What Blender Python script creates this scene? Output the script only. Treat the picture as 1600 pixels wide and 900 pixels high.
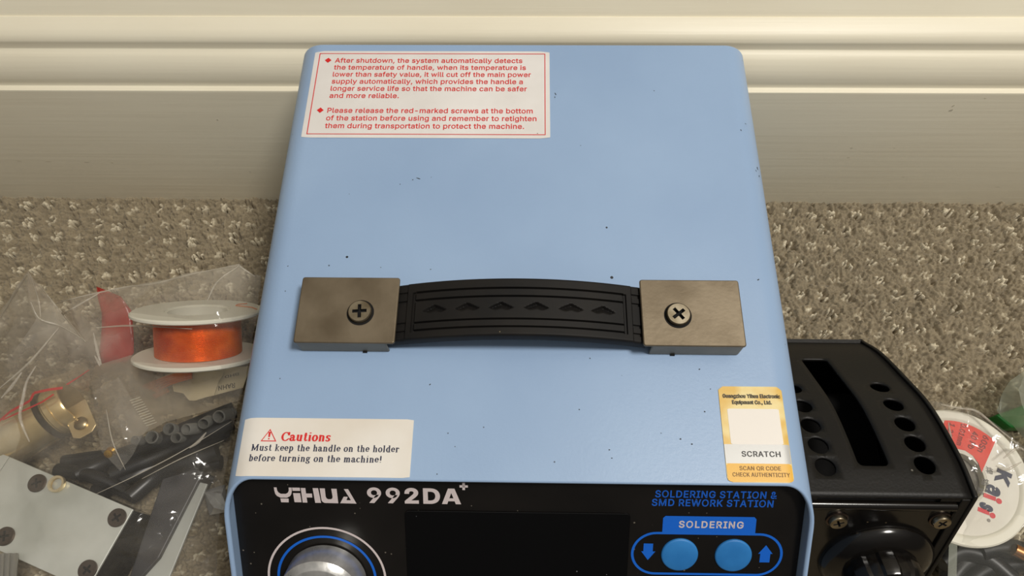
import bpy, bmesh, math, random
import numpy as np
from mathutils import Vector, Matrix, noise
from mathutils.geometry import delaunay_2d_cdt
random.seed(7)
rng = np.random.default_rng(11)
for o in list(bpy.data.objects): bpy.data.objects.remove(o)
S = bpy.context.scene
COL = S.collection
PI = math.pi

# ------------------------------------------------------------------ camera, world, lights, exposure
P_CAM = (0.00200880, -0.04002831, 0.36720717)
PITCH, YAW, ROLL, F = 1.13559052, -0.0432386, -0.0311203786, 1125.20368
fw = Vector((math.sin(YAW)*math.cos(PITCH), math.cos(YAW)*math.cos(PITCH), -math.sin(PITCH)))
_rt = Vector((math.cos(YAW), -math.sin(YAW), 0)); _up = _rt.cross(fw)
rt = _rt*math.cos(ROLL) + _up*math.sin(ROLL); up = -_rt*math.sin(ROLL) + _up*math.cos(ROLL)
cam_data = bpy.data.cameras.new('camera'); cam = bpy.data.objects.new('camera', cam_data); COL.objects.link(cam)
m3 = Matrix((rt, up, -fw)).transposed()
cam.matrix_world = Matrix.Translation(P_CAM) @ m3.to_4x4()
cam_data.sensor_fit = 'HORIZONTAL'; cam_data.sensor_width = 36; cam_data.lens = 36*F/1600; cam_data.clip_start = 0.01
S.camera = cam
CAM = Vector(P_CAM)

S.view_settings.view_transform = 'Standard'; S.view_settings.look = 'None'
S.view_settings.gamma = 1.0; S.view_settings.use_curve_mapping = False
S.view_settings.exposure = 0.0

W = bpy.data.worlds.new('room_light'); S.world = W; W.use_nodes = True
wn, wl_ = W.node_tree.nodes, W.node_tree.links; bg = wn['Background']; bg.inputs[1].default_value = 1.0
_tc = wn.new('ShaderNodeTexCoord'); _sp = wn.new('ShaderNodeSeparateXYZ'); wl_.new(_tc.outputs['Generated'], _sp.inputs[0])
_rp = wn.new('ShaderNodeValToRGB'); wl_.new(_sp.outputs['Z'], _rp.inputs[0])          # a room: dim walls, a lit ceiling
_rp.color_ramp.elements[0].position = .05; _rp.color_ramp.elements[0].color = (.050, .047, .043, 1)
_rp.color_ramp.elements[1].position = .95; _rp.color_ramp.elements[1].color = (.42, .40, .37, 1)
_e = _rp.color_ramp.elements.new(.45); _e.color = (.10, .095, .088, 1)
wl_.new(_rp.outputs[0], bg.inputs[0])

def area(name, loc, target, size, power, col):
    l = bpy.data.lights.new(name, 'AREA'); l.shape = 'DISK'; l.size = size; l.energy = power; l.color = col
    o = bpy.data.objects.new(name, l); COL.objects.link(o); o.location = loc
    o.rotation_euler = (Vector(target)-Vector(loc)).to_track_quat('-Z', 'Y').to_euler()
    return o
area('ceiling_lamp', (0.62, -0.05, 1.65), (0, .1, 0), 0.34, 19, (1.0, .955, .88))

# ------------------------------------------------------------------ helpers
def at(x, y, z):
    """pixel of the 1600x900 frame -> point of the horizontal plane z"""
    d = rt*(x-800) - up*(y-450) + fw*F
    return CAM + d*((z-CAM.z)/d.z)
def lin(c):
    c = c/255
    return c/12.92 if c <= .04045 else ((c+.055)/1.055)**2.4
def rgb(r, g, b): return (lin(r), lin(g), lin(b), 1)
def mat(name, col, rough=.5, metal=0, **kw):
    m = bpy.data.materials.new(name); m.use_nodes = True
    p = m.node_tree.nodes['Principled BSDF']
    p.inputs['Base Color'].default_value = col; p.inputs['Roughness'].default_value = rough; p.inputs['Metallic'].default_value = metal
    for k, v in kw.items(): p.inputs[k].default_value = v
    return m
def nodes(m): return m.node_tree.nodes, m.node_tree.links, m.node_tree.nodes['Principled BSDF']
def coords(m, scale=(1, 1, 1)):
    n, l, p = nodes(m)
    tc = n.new('ShaderNodeTexCoord'); mp = n.new('ShaderNodeMapping'); mp.inputs['Scale'].default_value = scale
    l.new(tc.outputs['Object'], mp.inputs[0]); return mp.outputs[0]
def mottle(m, c1, c2, scale, sx=(1, 1, 1), detail=4, lo=.35, hi=.65, bump=0, bscale=None, rough=None):
    n, l, p = nodes(m); v = coords(m, sx)
    t = n.new('ShaderNodeTexNoise'); t.inputs['Scale'].default_value = scale; t.inputs['Detail'].default_value = detail; l.new(v, t.inputs['Vector'])
    r = n.new('ShaderNodeValToRGB'); r.color_ramp.elements[0].position = lo; r.color_ramp.elements[1].position = hi
    r.color_ramp.elements[0].color = c1; r.color_ramp.elements[1].color = c2
    l.new(t.outputs['Fac'], r.inputs[0]); l.new(r.outputs[0], p.inputs['Base Color'])
    if rough:
        mr = n.new('ShaderNodeMapRange'); mr.inputs[3].default_value = rough[0]; mr.inputs[4].default_value = rough[1]
        l.new(t.outputs['Fac'], mr.inputs[0]); l.new(mr.outputs[0], p.inputs['Roughness'])
    if bump:
        t2 = n.new('ShaderNodeTexNoise'); t2.inputs['Scale'].default_value = bscale or scale; t2.inputs['Detail'].default_value = 3; l.new(v, t2.inputs['Vector'])
        b = n.new('ShaderNodeBump'); b.inputs['Strength'].default_value = bump; b.inputs['Distance'].default_value = .001
        l.new(t2.outputs['Fac'], b.inputs['Height']); l.new(b.outputs[0], p.inputs['Normal'])
    return r.outputs[0], v
def specks(m, base_socket, v, scale, thr, col, keep=.5):
    """small dirt specks: voronoi dots, a share of the cells only"""
    n, l, p = nodes(m)
    w = n.new('ShaderNodeTexVoronoi'); w.inputs['Scale'].default_value = scale; l.new(v, w.inputs['Vector'])
    sep = n.new('ShaderNodeSeparateColor'); l.new(w.outputs['Color'], sep.inputs[0])
    a = n.new('ShaderNodeMath'); a.operation = 'LESS_THAN'; l.new(sep.outputs[0], a.inputs[0]); a.inputs[1].default_value = keep
    sz = n.new('ShaderNodeMath'); sz.operation = 'MULTIPLY'; l.new(sep.outputs[1], sz.inputs[0]); sz.inputs[1].default_value = thr
    b = n.new('ShaderNodeMath'); b.operation = 'LESS_THAN'; l.new(w.outputs['Distance'], b.inputs[0]); l.new(sz.outputs[0], b.inputs[1])
    f = n.new('ShaderNodeMath'); f.operation = 'MULTIPLY'; l.new(a.outputs[0], f.inputs[0]); l.new(b.outputs[0], f.inputs[1])
    mx = n.new('ShaderNodeMix'); mx.data_type = 'RGBA'; l.new(f.outputs[0], mx.inputs[0])
    if base_socket is None: mx.inputs[6].default_value = p.inputs['Base Color'].default_value
    else: l.new(base_socket, mx.inputs[6])
    mx.inputs[7].default_value = col
    l.new(mx.outputs[2], p.inputs['Base Color']); return mx.outputs[2]

def link(name, me, m=None, parent=None, smooth=None):
    if isinstance(me, bmesh.types.BMesh):
        b = me; me = bpy.data.meshes.new(name); bmesh.ops.recalc_face_normals(b, faces=b.faces); b.to_mesh(me); b.free()
    o = bpy.data.objects.new(name, me); COL.objects.link(o)
    if m: me.materials.append(m)
    if smooth is not None:
        me.polygons.foreach_set('use_smooth', [True]*len(me.polygons)); me.set_sharp_from_angle(angle=math.radians(smooth))
    if parent: o.parent = parent
    return o
def tag(o, label=None, cat=None, group=None, kind=None):
    if label: o['label'] = label
    if cat: o['category'] = cat
    if group: o['group'] = group
    if kind: o['kind'] = kind
    return o
def empty(name, loc=(0, 0, 0), label=None, cat=None, group=None):
    o = bpy.data.objects.new(name, None); COL.objects.link(o); o.location = loc; o.empty_display_size = .02
    return tag(o, label, cat, group)
def bevel(o, w, seg=2, ang=35):
    md = o.modifiers.new('bevel', 'BEVEL'); md.width = w; md.segments = seg; md.limit_method = 'ANGLE'; md.angle_limit = math.radians(ang)
    md.harden_normals = False
    return o
def pydata(v, f):
    b = bmesh.new(); vs = [b.verts.new(p) for p in v]
    for q in f:
        try: b.faces.new([vs[i] for i in q])
        except ValueError: pass
    return b
def box(b, x0, x1, y0, y1, z0, z1, M=None):
    vs = [Vector((x, y, z)) for x in (x0, x1) for y in (y0, y1) for z in (z0, z1)]
    if M: vs = [M @ v for v in vs]
    vs = [b.verts.new(v) for v in vs]
    for f in ((0, 1, 3, 2), (4, 6, 7, 5), (0, 4, 5, 1), (2, 3, 7, 6), (0, 2, 6, 4), (1, 5, 7, 3)): b.faces.new([vs[i] for i in f])
def prism(b, poly, h0, h1, M=None):
    """2D polygon extruded between two heights"""
    M = M or Matrix.Identity(4)
    lo = [b.verts.new(M @ Vector((x, y, h0))) for x, y in poly]; hi = [b.verts.new(M @ Vector((x, y, h1))) for x, y in poly]
    n = len(poly)
    for i in range(n): b.faces.new([lo[i], lo[(i+1) % n], hi[(i+1) % n], hi[i]])
    b.faces.new(hi); b.faces.new(lo[::-1])
def flat(b, poly, h=0, M=None):
    M = M or Matrix.Identity(4)
    b.faces.new([b.verts.new(M @ Vector((x, y, h))) for x, y in poly])
def lathe(b, prof, seg=64, M=None, caps=True):
    """profile of (radius, height) round local z"""
    M = M or Matrix.Identity(4); rings = []
    for r, h in prof:
        if r <= 1e-9: rings.append([b.verts.new(M @ Vector((0, 0, h)))])
        else: rings.append([b.verts.new(M @ Vector((r*math.cos(2*PI*k/seg), r*math.sin(2*PI*k/seg), h))) for k in range(seg)])
    for A, B in zip(rings[:-1], rings[1:]):
        for k in range(seg):
            a, c = A[k % len(A)], A[(k+1) % len(A)]; d, e = B[k % len(B)], B[(k+1) % len(B)]
            q = []
            for x in (a, c, e, d):
                if x not in q: q.append(x)
            if len(q) > 2: b.faces.new(q)
    if caps:
        for R in (rings[0], rings[-1]):
            if len(R) > 2: b.faces.new(R)
def annulus(b, r0, r1, h, cx, cy, seg=96, M=None, a0=0, a1=2*PI):
    M = M or Matrix.Identity(4); full = abs(a1-a0-2*PI) < 1e-6
    n = seg if full else seg+1
    A = [b.verts.new(M @ Vector((cx+r0*math.cos(a0+(a1-a0)*k/seg), cy+r0*math.sin(a0+(a1-a0)*k/seg), h))) for k in range(n)]
    B = [b.verts.new(M @ Vector((cx+r1*math.cos(a0+(a1-a0)*k/seg), cy+r1*math.sin(a0+(a1-a0)*k/seg), h))) for k in range(n)]
    for k in range(seg): b.faces.new([A[k], B[k], B[(k+1) % n], A[(k+1) % n]])
def disc(b, r, h, cx, cy, seg=64, M=None): flat(b, [(cx+r*math.cos(2*PI*k/seg), cy+r*math.sin(2*PI*k/seg)) for k in range(seg)], h, M)
def tube(b, pts, r, seg=10, cap=True):
    pts = [Vector(p) for p in pts]; rings = []; ref = None
    for i, p in enumerate(pts):
        t = (pts[min(i+1, len(pts)-1)]-pts[max(i-1, 0)]).normalized()
        if ref is None: ref = t.orthogonal().normalized()
        ref = (ref - t*ref.dot(t)).normalized(); bi = t.cross(ref)
        rr = r[i] if isinstance(r, (list, tuple)) else r
        rings.append([b.verts.new(p + (ref*math.cos(2*PI*k/seg)+bi*math.sin(2*PI*k/seg))*rr) for k in range(seg)])
    for A, B in zip(rings[:-1], rings[1:]):
        for k in range(seg): b.faces.new([A[k], A[(k+1) % seg], B[(k+1) % seg], B[k]])
    if cap: b.faces.new(rings[0]); b.faces.new(rings[-1])
def spline(pts, n=8):
    """Catmull-Rom through points"""
    P = [Vector(p) for p in pts]; P = [2*P[0]-P[1]] + P + [2*P[-1]-P[-2]]; out = []
    for i in range(1, len(P)-2):
        for k in range(n):
            t = k/n; a, b_, c, d = P[i-1:i+3]
            out.append(.5*((2*b_)+(c-a)*t+(2*a-5*b_+4*c-d)*t*t+(3*b_-a-3*c+d)*t**3))
    out.append(P[-2]); return out
def join_meshes(name, parts, m, parent):
    """parts: list of (verts, faces) joined flat"""
    v = []; f = []
    for a, c in parts:
        o = len(v); v += a; f += [[i+o for i in q] for q in c]
    me = bpy.data.meshes.new(name); me.from_pydata(v, [], f); o = bpy.data.objects.new(name, me); COL.objects.link(o)
    me.materials.append(m); o.parent = parent; return o
GLYPHS = {  # outlines of a plain grotesque, thousandths of an em: advance, loops
 ' ': (188, []),
 '%': (676, [[155,284,137,289,121,297,95,320,86,335,80,351,76,369,76,431,80,448,96,479,107,492,121,503,137,511,175,517,196,515,214,511,230,503,244,492,255,479,264,464,274,431,276,388,270,351,264,335,255,320,244,308,230,297,214,289,196,284],[175,327,191,329,203,335,212,346,218,358,222,372,222,428,219,441,213,454,204,464,191,470,175,473,160,470,148,464,138,454,128,428,128,372,132,358,138,346,147,335,160,329],[501,-10,481,-8,462,-3,446,5,432,15,421,28,412,43,406,59,400,95,402,138,406,156,412,172,421,187,433,200,447,210,463,218,481,223,501,225,522,223,540,218,556,210,570,200,581,187,590,172,596,156,600,138,600,77,596,59,580,28,569,15,540,-3,521,-8],[501,35,517,37,529,43,538,53,548,80,548,135,538,162,529,172,517,178,501,180,486,178,473,172,464,162,454,135,454,80,464,53,473,43,485,37],[132,0,482,509,540,509,191,0]]),
 '&': (448, [[197,-7,165,-5,136,1,110,12,88,26,69,42,54,62,43,84,36,108,34,133,40,173,47,189,70,220,101,249,237,352,255,375,261,394,262,405,260,420,255,434,245,445,233,454,219,459,201,461,178,457,159,447,151,440,141,421,137,399,141,375,145,363,179,314,438,0,364,0,108,310,96,327,87,344,77,379,75,398,77,420,82,440,91,458,102,474,117,488,134,499,154,507,176,512,224,512,246,507,266,499,283,488,297,475,317,442,322,424,324,404,320,375,309,349,301,336,269,303,135,202,110,174,103,161,98,146,98,115,102,101,109,87,118,76,143,57,158,51,193,46,232,52,251,59,286,81,301,95,315,112,327,131,336,151,348,198,349,224,408,224,403,167,397,144,380,107,371,92,333,47,315,30,294,17,271,7,246,-1]]),
 ',': (188, [[38,-119,68,71,137,71,84,-119]]),
 '-': (453, [[337,244,337,188,114,188,114,244]]),
 '.': (188, [[83,-3,73,1,55,18,51,29,51,53,55,64,73,81,83,85,95,87,118,81,128,73,135,64,140,53,140,29,135,18,128,9,118,1,107,-3]]),
 '0': (453, [[227,-7,191,-3,158,7,130,24,105,48,85,77,69,113,57,155,50,202,48,254,50,306,57,353,69,395,85,431,106,461,130,484,159,502,191,512,227,516,262,512,295,502,323,484,348,461,368,431,384,395,396,353,403,306,405,254,403,202,396,155,384,113,368,77,348,48,323,24,295,7,263,-3],[227,50,250,52,271,60,290,74,306,92,320,116,330,144,338,176,344,254,338,332,330,365,320,393,306,416,290,435,271,449,250,457,227,460,203,457,182,449,163,435,147,416,134,393,123,365,115,332,109,254,115,176,123,144,134,116,147,92,163,74,182,60,203,52]]),
 '1': (453, [[76,0,76,55,391,55,391,0],[276,509,276,0,212,0,212,448,86,358,86,427,198,509]]),
 '2': (453, [[64,0,64,47,282,282,303,312,316,341,320,371,319,389,315,405,308,419,287,441,258,455,224,460,188,454,172,447,159,438,148,427,132,398,128,381,127,362,66,362,68,391,75,418,86,442,102,464,121,482,143,496,168,507,196,513,225,516,254,513,281,507,306,497,328,482,346,465,361,445,372,423,379,398,381,372,377,336,363,299,336,259,294,209,153,60,389,57,389,0]]),
 '4': (453, [[40,105,40,158,247,509,311,509,109,166,413,163,413,105],[282,0,282,318,343,318,343,0]]),
 '6': (453, [[226,-7,196,-4,168,3,142,15,119,31,100,51,84,74,73,101,66,130,64,162,65,187,80,239,93,268,112,302,252,509,322,509,151,261,145,261,165,288,184,302,208,311,235,314,265,312,291,305,316,295,337,280,355,262,370,240,380,215,387,187,389,157,387,127,379,98,368,73,352,50,333,30,310,14,284,3,257,-4],[226,48,245,50,263,55,279,63,293,73,314,101,322,119,326,137,326,178,322,196,314,213,293,241,279,251,263,259,245,264,207,264,174,252,148,229,138,214,126,179,126,138,131,119,138,102,148,86,160,73,174,63,190,55,207,50]]),
 '9': (453, [[226,516,256,513,285,506,310,494,333,478,352,458,368,434,380,408,387,378,389,347,387,322,382,296,373,270,359,240,315,168,200,0,130,0,301,248,307,248,295,229,268,207,245,198,232,195,188,197,161,203,137,214,116,229,98,247,83,269,72,294,66,321,64,352,66,382,73,411,85,436,101,459,120,479,143,494,168,506,196,513],[207,459,190,454,174,446,148,423,138,407,131,390,125,352,127,331,131,313,138,295,148,280,174,257,207,245,226,243,263,249,279,257,293,267,305,280,322,312,326,330,326,371,322,390,305,422,293,435,279,446,263,454,245,459]]),
 'A': (480, [[16,0,201,509,276,509,463,0,395,0,264,372,232,478,245,478,191,302,85,0],[110,142,110,199,370,199,370,142]]),
 'B': (456, [[60,0,60,509,241,509,274,507,304,501,329,491,350,477,367,461,381,442,390,421,396,398,398,374,397,353,387,320,368,295,343,278,315,267,315,262,331,260,347,254,378,234,391,220,402,203,411,184,416,161,418,136,416,111,410,88,400,67,386,48,368,31,344,18,317,8,284,2,247,0],[125,57,245,57,281,60,309,67,330,80,344,96,353,115,355,137,354,153,350,169,333,197,320,209,306,218,289,225,248,231,125,231],[125,285,238,285,273,290,302,304,314,314,323,326,335,355,336,372,333,393,326,412,313,429,294,442,270,449,240,452,125,452]]),
 'C': (510, [[267,-7,225,-3,186,7,150,25,119,49,92,79,70,115,53,157,44,203,40,254,44,305,53,352,70,393,92,429,119,459,150,484,186,501,225,512,267,516,317,511,362,496,383,485,419,456,435,438,459,397,473,348,408,348,404,365,389,395,369,418,344,437,315,449,284,455,267,456,237,453,209,445,184,432,161,414,141,391,125,364,113,332,106,295,103,254,106,213,113,177,125,145,141,117,161,94,184,76,210,63,237,56,267,53,300,56,330,65,369,90,389,114,404,144,408,160,473,160,467,135,459,112,435,71,420,53,383,24,363,13,317,-2,293,-6]]),
 'D': (502, [[219,0,96,0,96,57,215,57,254,60,288,68,318,81,343,99,363,122,379,149,390,181,397,216,399,255,397,294,390,329,379,361,364,388,344,410,320,428,291,441,258,449,221,452,93,452,93,509,225,509,273,505,315,495,353,478,385,455,412,426,433,391,449,351,458,306,462,255,458,205,449,159,433,119,411,83,384,54,351,31,312,14,268,3],[125,509,125,0,60,0,60,509]]),
 'E': (419, [[60,0,60,509,372,509,372,452,125,452,125,286,355,286,355,229,125,229,125,57,375,57,375,0]]),
 'G': (520, [[269,-7,225,-3,185,7,149,25,118,49,91,79,69,116,53,157,43,203,40,254,43,305,53,352,69,393,91,429,117,459,149,484,184,501,223,512,265,516,316,510,340,504,384,483,421,453,436,436,460,395,468,373,474,349,408,349,387,393,368,417,344,436,300,453,265,456,236,453,209,445,183,432,160,414,141,392,125,364,113,332,106,295,103,254,106,213,113,177,125,145,141,117,161,95,184,76,210,63,238,56,269,53,296,55,322,61,345,71,365,85,382,102,396,123,407,147,413,173,415,202,434,199,283,199,283,256,478,256,478,200,475,160,466,124,451,91,431,62,406,38,377,19,344,5,308,-4]]),
 'H': (517, [[60,0,60,509,125,509,125,289,392,289,392,509,457,509,457,0,392,0,392,232,125,232,125,0]]),
 'I': (300, [[31,0,31,57,118,57,118,452,31,452,31,509,269,509,269,452,183,452,183,57,269,57,269,0]]),
 'K': (467, [[104,145,104,216,199,331,364,509,448,509,231,276],[60,0,60,509,125,509,125,0],[372,0,188,259,228,309,449,0]]),
 'L': (393, [[60,0,60,509,125,509,125,57,361,57,361,0]]),
 'M': (628, [[60,0,60,509,152,509,322,49,307,49,352,187,476,509,568,509,568,0,504,0,507,457,513,457,456,291,342,0,286,0,112,457,119,457,122,291,122,0]]),
 'N': (523, [[60,0,60,509,136,509,371,137,414,55,405,54,399,195,399,509,463,509,463,0,387,0,168,346,108,452,119,454,125,291,125,0]]),
 'O': (533, [[267,-7,225,-3,186,7,150,25,119,49,92,79,70,115,53,157,44,203,40,254,44,305,53,352,70,393,92,429,119,459,150,484,186,501,225,512,267,516,309,512,348,501,384,484,415,459,442,429,464,393,480,352,490,305,493,254,490,203,480,157,464,115,442,79,415,49,384,25,348,7,309,-3],[267,53,296,55,324,63,349,76,372,94,392,116,408,144,420,176,428,213,430,254,428,295,420,332,408,365,392,392,372,415,349,433,324,446,296,453,267,456,237,453,210,445,184,433,161,415,142,392,125,364,113,332,106,295,103,254,106,213,113,176,125,144,142,117,161,94,184,76,210,63,237,55]]),
 'P': (445, [[60,0,60,509,235,509,272,506,305,499,332,487,356,471,375,452,390,430,400,404,407,377,409,348,407,318,400,291,390,265,375,243,356,223,332,207,305,195,272,188,235,186,109,186,109,242,233,242,279,248,297,256,312,266,324,279,333,294,339,310,343,328,343,367,333,402,324,416,312,428,297,439,279,446,257,451,125,452,125,0]]),
 'Q': (533, [[245,159,313,159,468,-48,401,-48],[267,-7,225,-3,186,7,150,25,119,49,92,79,70,115,53,157,44,203,40,254,44,305,53,352,70,393,92,429,119,459,150,484,186,501,225,512,267,516,309,512,348,501,384,484,415,459,442,429,464,393,480,352,490,305,493,254,490,203,480,157,464,115,442,79,415,49,384,25,348,7,309,-3],[267,53,296,55,324,63,349,76,372,94,392,116,408,144,420,176,428,213,430,254,428,295,420,332,408,365,392,392,372,415,349,433,324,446,296,453,267,456,237,453,210,445,184,433,161,415,142,392,125,364,113,332,106,295,103,254,106,213,113,176,125,144,142,117,161,94,184,76,210,63,237,55]]),
 'R': (449, [[60,0,60,509,236,509,273,506,305,500,333,489,356,473,376,455,390,433,401,408,407,381,409,352,407,323,401,296,390,271,376,250,356,232,333,217,305,206,273,200,236,198,96,198,96,255,258,256,280,260,298,267,313,276,325,287,334,300,344,333,344,371,340,389,334,405,325,419,313,430,298,440,258,451,125,452,125,0],[353,0,230,229,303,229,428,0]]),
 'S': (447, [[224,-9,188,-7,156,-1,128,9,102,23,81,40,64,60,51,83,42,109,38,137,104,137,108,118,114,102,123,88,150,66,185,53,224,49,246,50,267,54,286,60,303,69,317,79,329,92,338,106,344,122,346,139,340,168,322,189,296,205,245,222,184,239,145,253,112,269,86,289,67,313,56,341,52,372,54,400,62,425,75,448,92,468,113,484,138,498,165,508,195,514,227,516,259,514,289,508,316,498,340,484,360,468,377,449,390,427,398,403,401,378,337,378,332,402,320,421,302,437,280,449,254,456,225,459,185,454,167,448,152,440,139,430,121,405,115,376,117,359,122,345,142,324,169,308,212,293,312,264,344,248,359,238,384,213,395,198,407,161,408,139,406,112,399,87,386,64,370,43,349,25,323,11,294,0,261,-7]]),
 'T': (449, [[32,452,32,509,417,509,417,452,257,452,257,0,193,0,193,452]]),
 'U': (517, [[259,-8,220,-6,186,2,154,15,126,33,103,55,85,80,71,108,63,140,60,173,60,509,124,509,124,178,126,155,132,133,141,113,153,95,169,80,187,68,208,59,232,53,285,53,309,59,331,68,349,80,364,95,377,113,385,133,391,155,393,178,393,509,457,509,457,173,454,140,446,108,433,80,414,55,391,33,363,15,332,2,297,-6]]),
 'W': (686, [[155,0,16,509,82,509,172,162,197,40,189,40,224,196,306,509,380,509,494,58,497,40,488,40,510,145,603,509,670,509,530,0,455,0,351,391,336,475,350,475,318,323,230,0]]),
 'Y': (472, [[203,0,203,208,16,509,91,509,222,292,250,230,224,230,251,293,280,344,381,509,455,509,268,208,268,0]]),
 'a': (389, [[160,-9,115,-3,94,5,76,15,60,29,48,45,38,63,32,84,30,108,36,146,43,161,53,174,64,184,92,200,125,211,257,231,271,240,276,255,275,272,267,297,260,307,240,322,227,327,196,331,163,327,137,316,118,301,104,283,100,274,41,291,51,313,64,331,79,346,95,358,114,368,153,380,208,384,255,375,271,369,300,350,312,336,322,320,330,301,335,278,337,251,337,0,277,0,277,52,272,52,252,25,242,16,215,1,199,-4],[170,45,192,47,211,51,242,68,254,80,263,93,270,108,276,138,276,190,267,184,147,163,122,153,103,139,97,130,93,118,93,93,96,82,109,64,130,52,156,46]]),
 'b': (424, [[229,-8,208,-7,189,-3,172,4,147,21,123,50,118,59,112,59,112,0,53,0,53,509,114,509,114,319,118,319,137,346,171,373,188,379,207,383,229,384,259,382,287,374,313,361,335,342,354,320,370,293,381,261,388,227,390,189,388,151,381,116,370,84,355,57,336,34,313,16,288,3,260,-6],[220,47,242,49,262,55,279,66,294,80,306,97,316,117,323,139,327,163,327,215,323,239,316,261,307,281,295,298,280,311,262,322,243,328,220,330,198,328,178,322,161,312,147,299,134,282,125,263,118,241,114,216,114,162,118,138,125,115,135,95,147,78,162,65,179,55,198,49]]),
 'c': (396, [[207,-8,174,-5,144,3,117,16,93,35,72,58,56,85,44,116,37,150,34,187,37,225,44,260,56,291,72,318,93,341,117,360,144,374,174,382,226,384,260,377,291,364,318,346,330,335,349,308,362,277,303,262,290,289,278,304,252,321,231,328,207,330,184,328,163,321,145,310,130,296,118,278,108,258,98,212,96,187,102,139,108,117,118,97,130,80,145,66,163,55,184,49,207,46,253,55,271,66,292,89,304,117,363,102,350,70,331,43,306,21,277,5,244,-5]]),
 'd': (424, [[195,-8,165,-6,137,3,111,16,89,34,70,57,55,84,43,116,36,151,34,189,36,227,43,261,55,293,70,320,89,342,112,361,137,374,165,382,196,384,218,383,237,379,253,373,278,355,306,319,311,319,311,509,372,509,372,0,313,0,313,59,307,59,287,31,266,12,236,-3,217,-7],[205,47,226,49,246,55,263,65,278,78,290,95,299,115,306,138,312,189,306,241,300,263,290,282,278,299,263,312,246,322,227,328,205,330,182,328,162,322,145,311,130,298,118,281,108,261,98,215,96,189,102,139,109,117,118,97,130,80,145,66,162,55,182,49]]),
 'e': (404, [[212,-8,177,-5,145,3,117,16,92,35,72,58,56,85,44,116,37,150,34,187,36,224,44,258,55,290,71,317,91,340,115,359,142,373,172,382,205,384,246,380,285,366,303,355,319,341,334,324,347,305,357,282,365,256,370,227,371,169,75,169,75,221,338,221,310,202,304,248,298,269,277,301,263,314,246,323,227,328,205,330,183,328,164,323,146,313,131,301,109,270,97,231,96,178,102,127,110,106,121,88,135,73,151,61,169,53,190,48,212,46,241,49,265,58,294,82,306,105,365,91,358,72,348,55,335,39,320,26,283,4,261,-3,237,-7]]),
 'f': (254, [[228,379,228,327,6,327,6,379],[81,0,82,452,87,470,96,486,107,499,120,510,135,519,169,529,212,529,243,521,227,468,202,474,178,472,164,468,154,460,147,449,143,435,142,0]]),
 'g': (425, [[207,-151,156,-146,134,-140,114,-132,97,-122,82,-110,59,-84,51,-69,101,-41,122,-66,142,-82,169,-93,207,-97,236,-95,261,-87,282,-75,298,-58,308,-34,311,-6,311,68,306,68,287,41,266,23,236,10,217,6,195,5,165,7,138,14,113,27,90,43,71,65,55,90,43,120,36,154,34,191,36,229,43,263,55,293,71,320,90,342,112,361,138,374,166,382,196,384,218,383,237,379,253,373,279,356,308,319,313,319,313,379,372,379,372,-9,370,-40,363,-67,350,-90,334,-109,314,-124,291,-136,265,-144,237,-149],[205,59,227,61,246,66,264,75,278,87,290,103,300,121,307,142,311,166,311,219,307,242,300,264,291,283,279,299,264,312,247,322,227,328,205,330,182,328,163,322,145,312,130,298,118,282,102,241,96,193,102,144,109,123,118,104,131,88,145,76,163,66,183,61]]),
 'h': (410, [[114,0,53,0,53,509,114,509,114,287,102,287,116,319,132,344,152,362,175,374,200,382,227,384,252,383,275,377,295,369,313,356,328,340,341,321,350,298,355,271,357,240,357,0,296,0,296,235,293,263,286,286,273,304,256,318,235,326,210,329,192,328,176,324,147,308,136,297,126,283,119,266,115,248]]),
 'i': (167, [[53,0,53,379,114,379,114,0],[73,444,63,448,47,463,43,472,41,483,47,504,54,512,73,522,84,524,105,518,114,512,121,504,125,494,125,472,121,463,105,448,95,444]]),
 'k': (381, [[110,137,110,212,121,212,284,379,360,379,184,199,177,199],[53,0,53,509,114,509,114,0],[294,0,148,186,191,229,372,0]]),
 'l': (189, [[112,0,91,8,74,20,62,37,55,59,53,84,53,509,114,509,114,83,120,62,126,57,135,53,170,54,181,3,147,-2]]),
 'm': (610, [[53,0,53,379,112,379,112,295,108,295,114,314,122,331,132,346,144,358,172,376,187,382,219,386,245,383,268,375,287,361,303,342,314,320,321,295,312,295,326,329,350,356,364,366,381,375,398,381,417,385,458,385,478,380,497,372,514,361,529,346,541,328,550,307,555,283,557,255,557,0,496,0,496,254,493,279,485,298,473,313,456,323,438,329,402,329,387,326,374,320,353,302,345,290,336,263,335,0,274,0,274,260,272,280,265,297,253,311,238,322,220,328,199,330,171,326,145,312,135,302,126,289,119,274,115,257,114,0]]),
 'n': (410, [[114,0,53,0,53,379,112,379,112,287,102,287,116,319,132,344,152,362,175,374,200,382,227,384,252,383,275,377,295,369,313,356,328,340,341,321,350,298,355,271,357,240,357,0,296,0,296,235,293,263,286,286,273,304,256,318,235,326,210,329,192,328,176,324,147,308,136,297,126,283,119,266,115,248]]),
 'o': (415, [[207,-8,174,-5,144,3,117,16,93,35,72,58,56,85,44,116,37,150,34,187,37,225,44,260,56,291,72,318,93,341,117,360,144,374,174,382,207,384,241,382,271,374,299,360,323,341,343,318,359,291,371,260,379,225,381,187,379,150,371,116,359,85,343,58,323,35,299,16,271,3,241,-5],[207,46,231,49,252,55,270,66,285,80,298,97,307,117,314,139,318,163,318,212,314,236,307,258,298,278,285,296,270,310,252,321,231,328,207,330,184,328,163,321,145,310,130,296,118,278,108,258,98,212,96,187,102,139,108,117,118,97,130,80,145,66,163,55,184,49]]),
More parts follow.
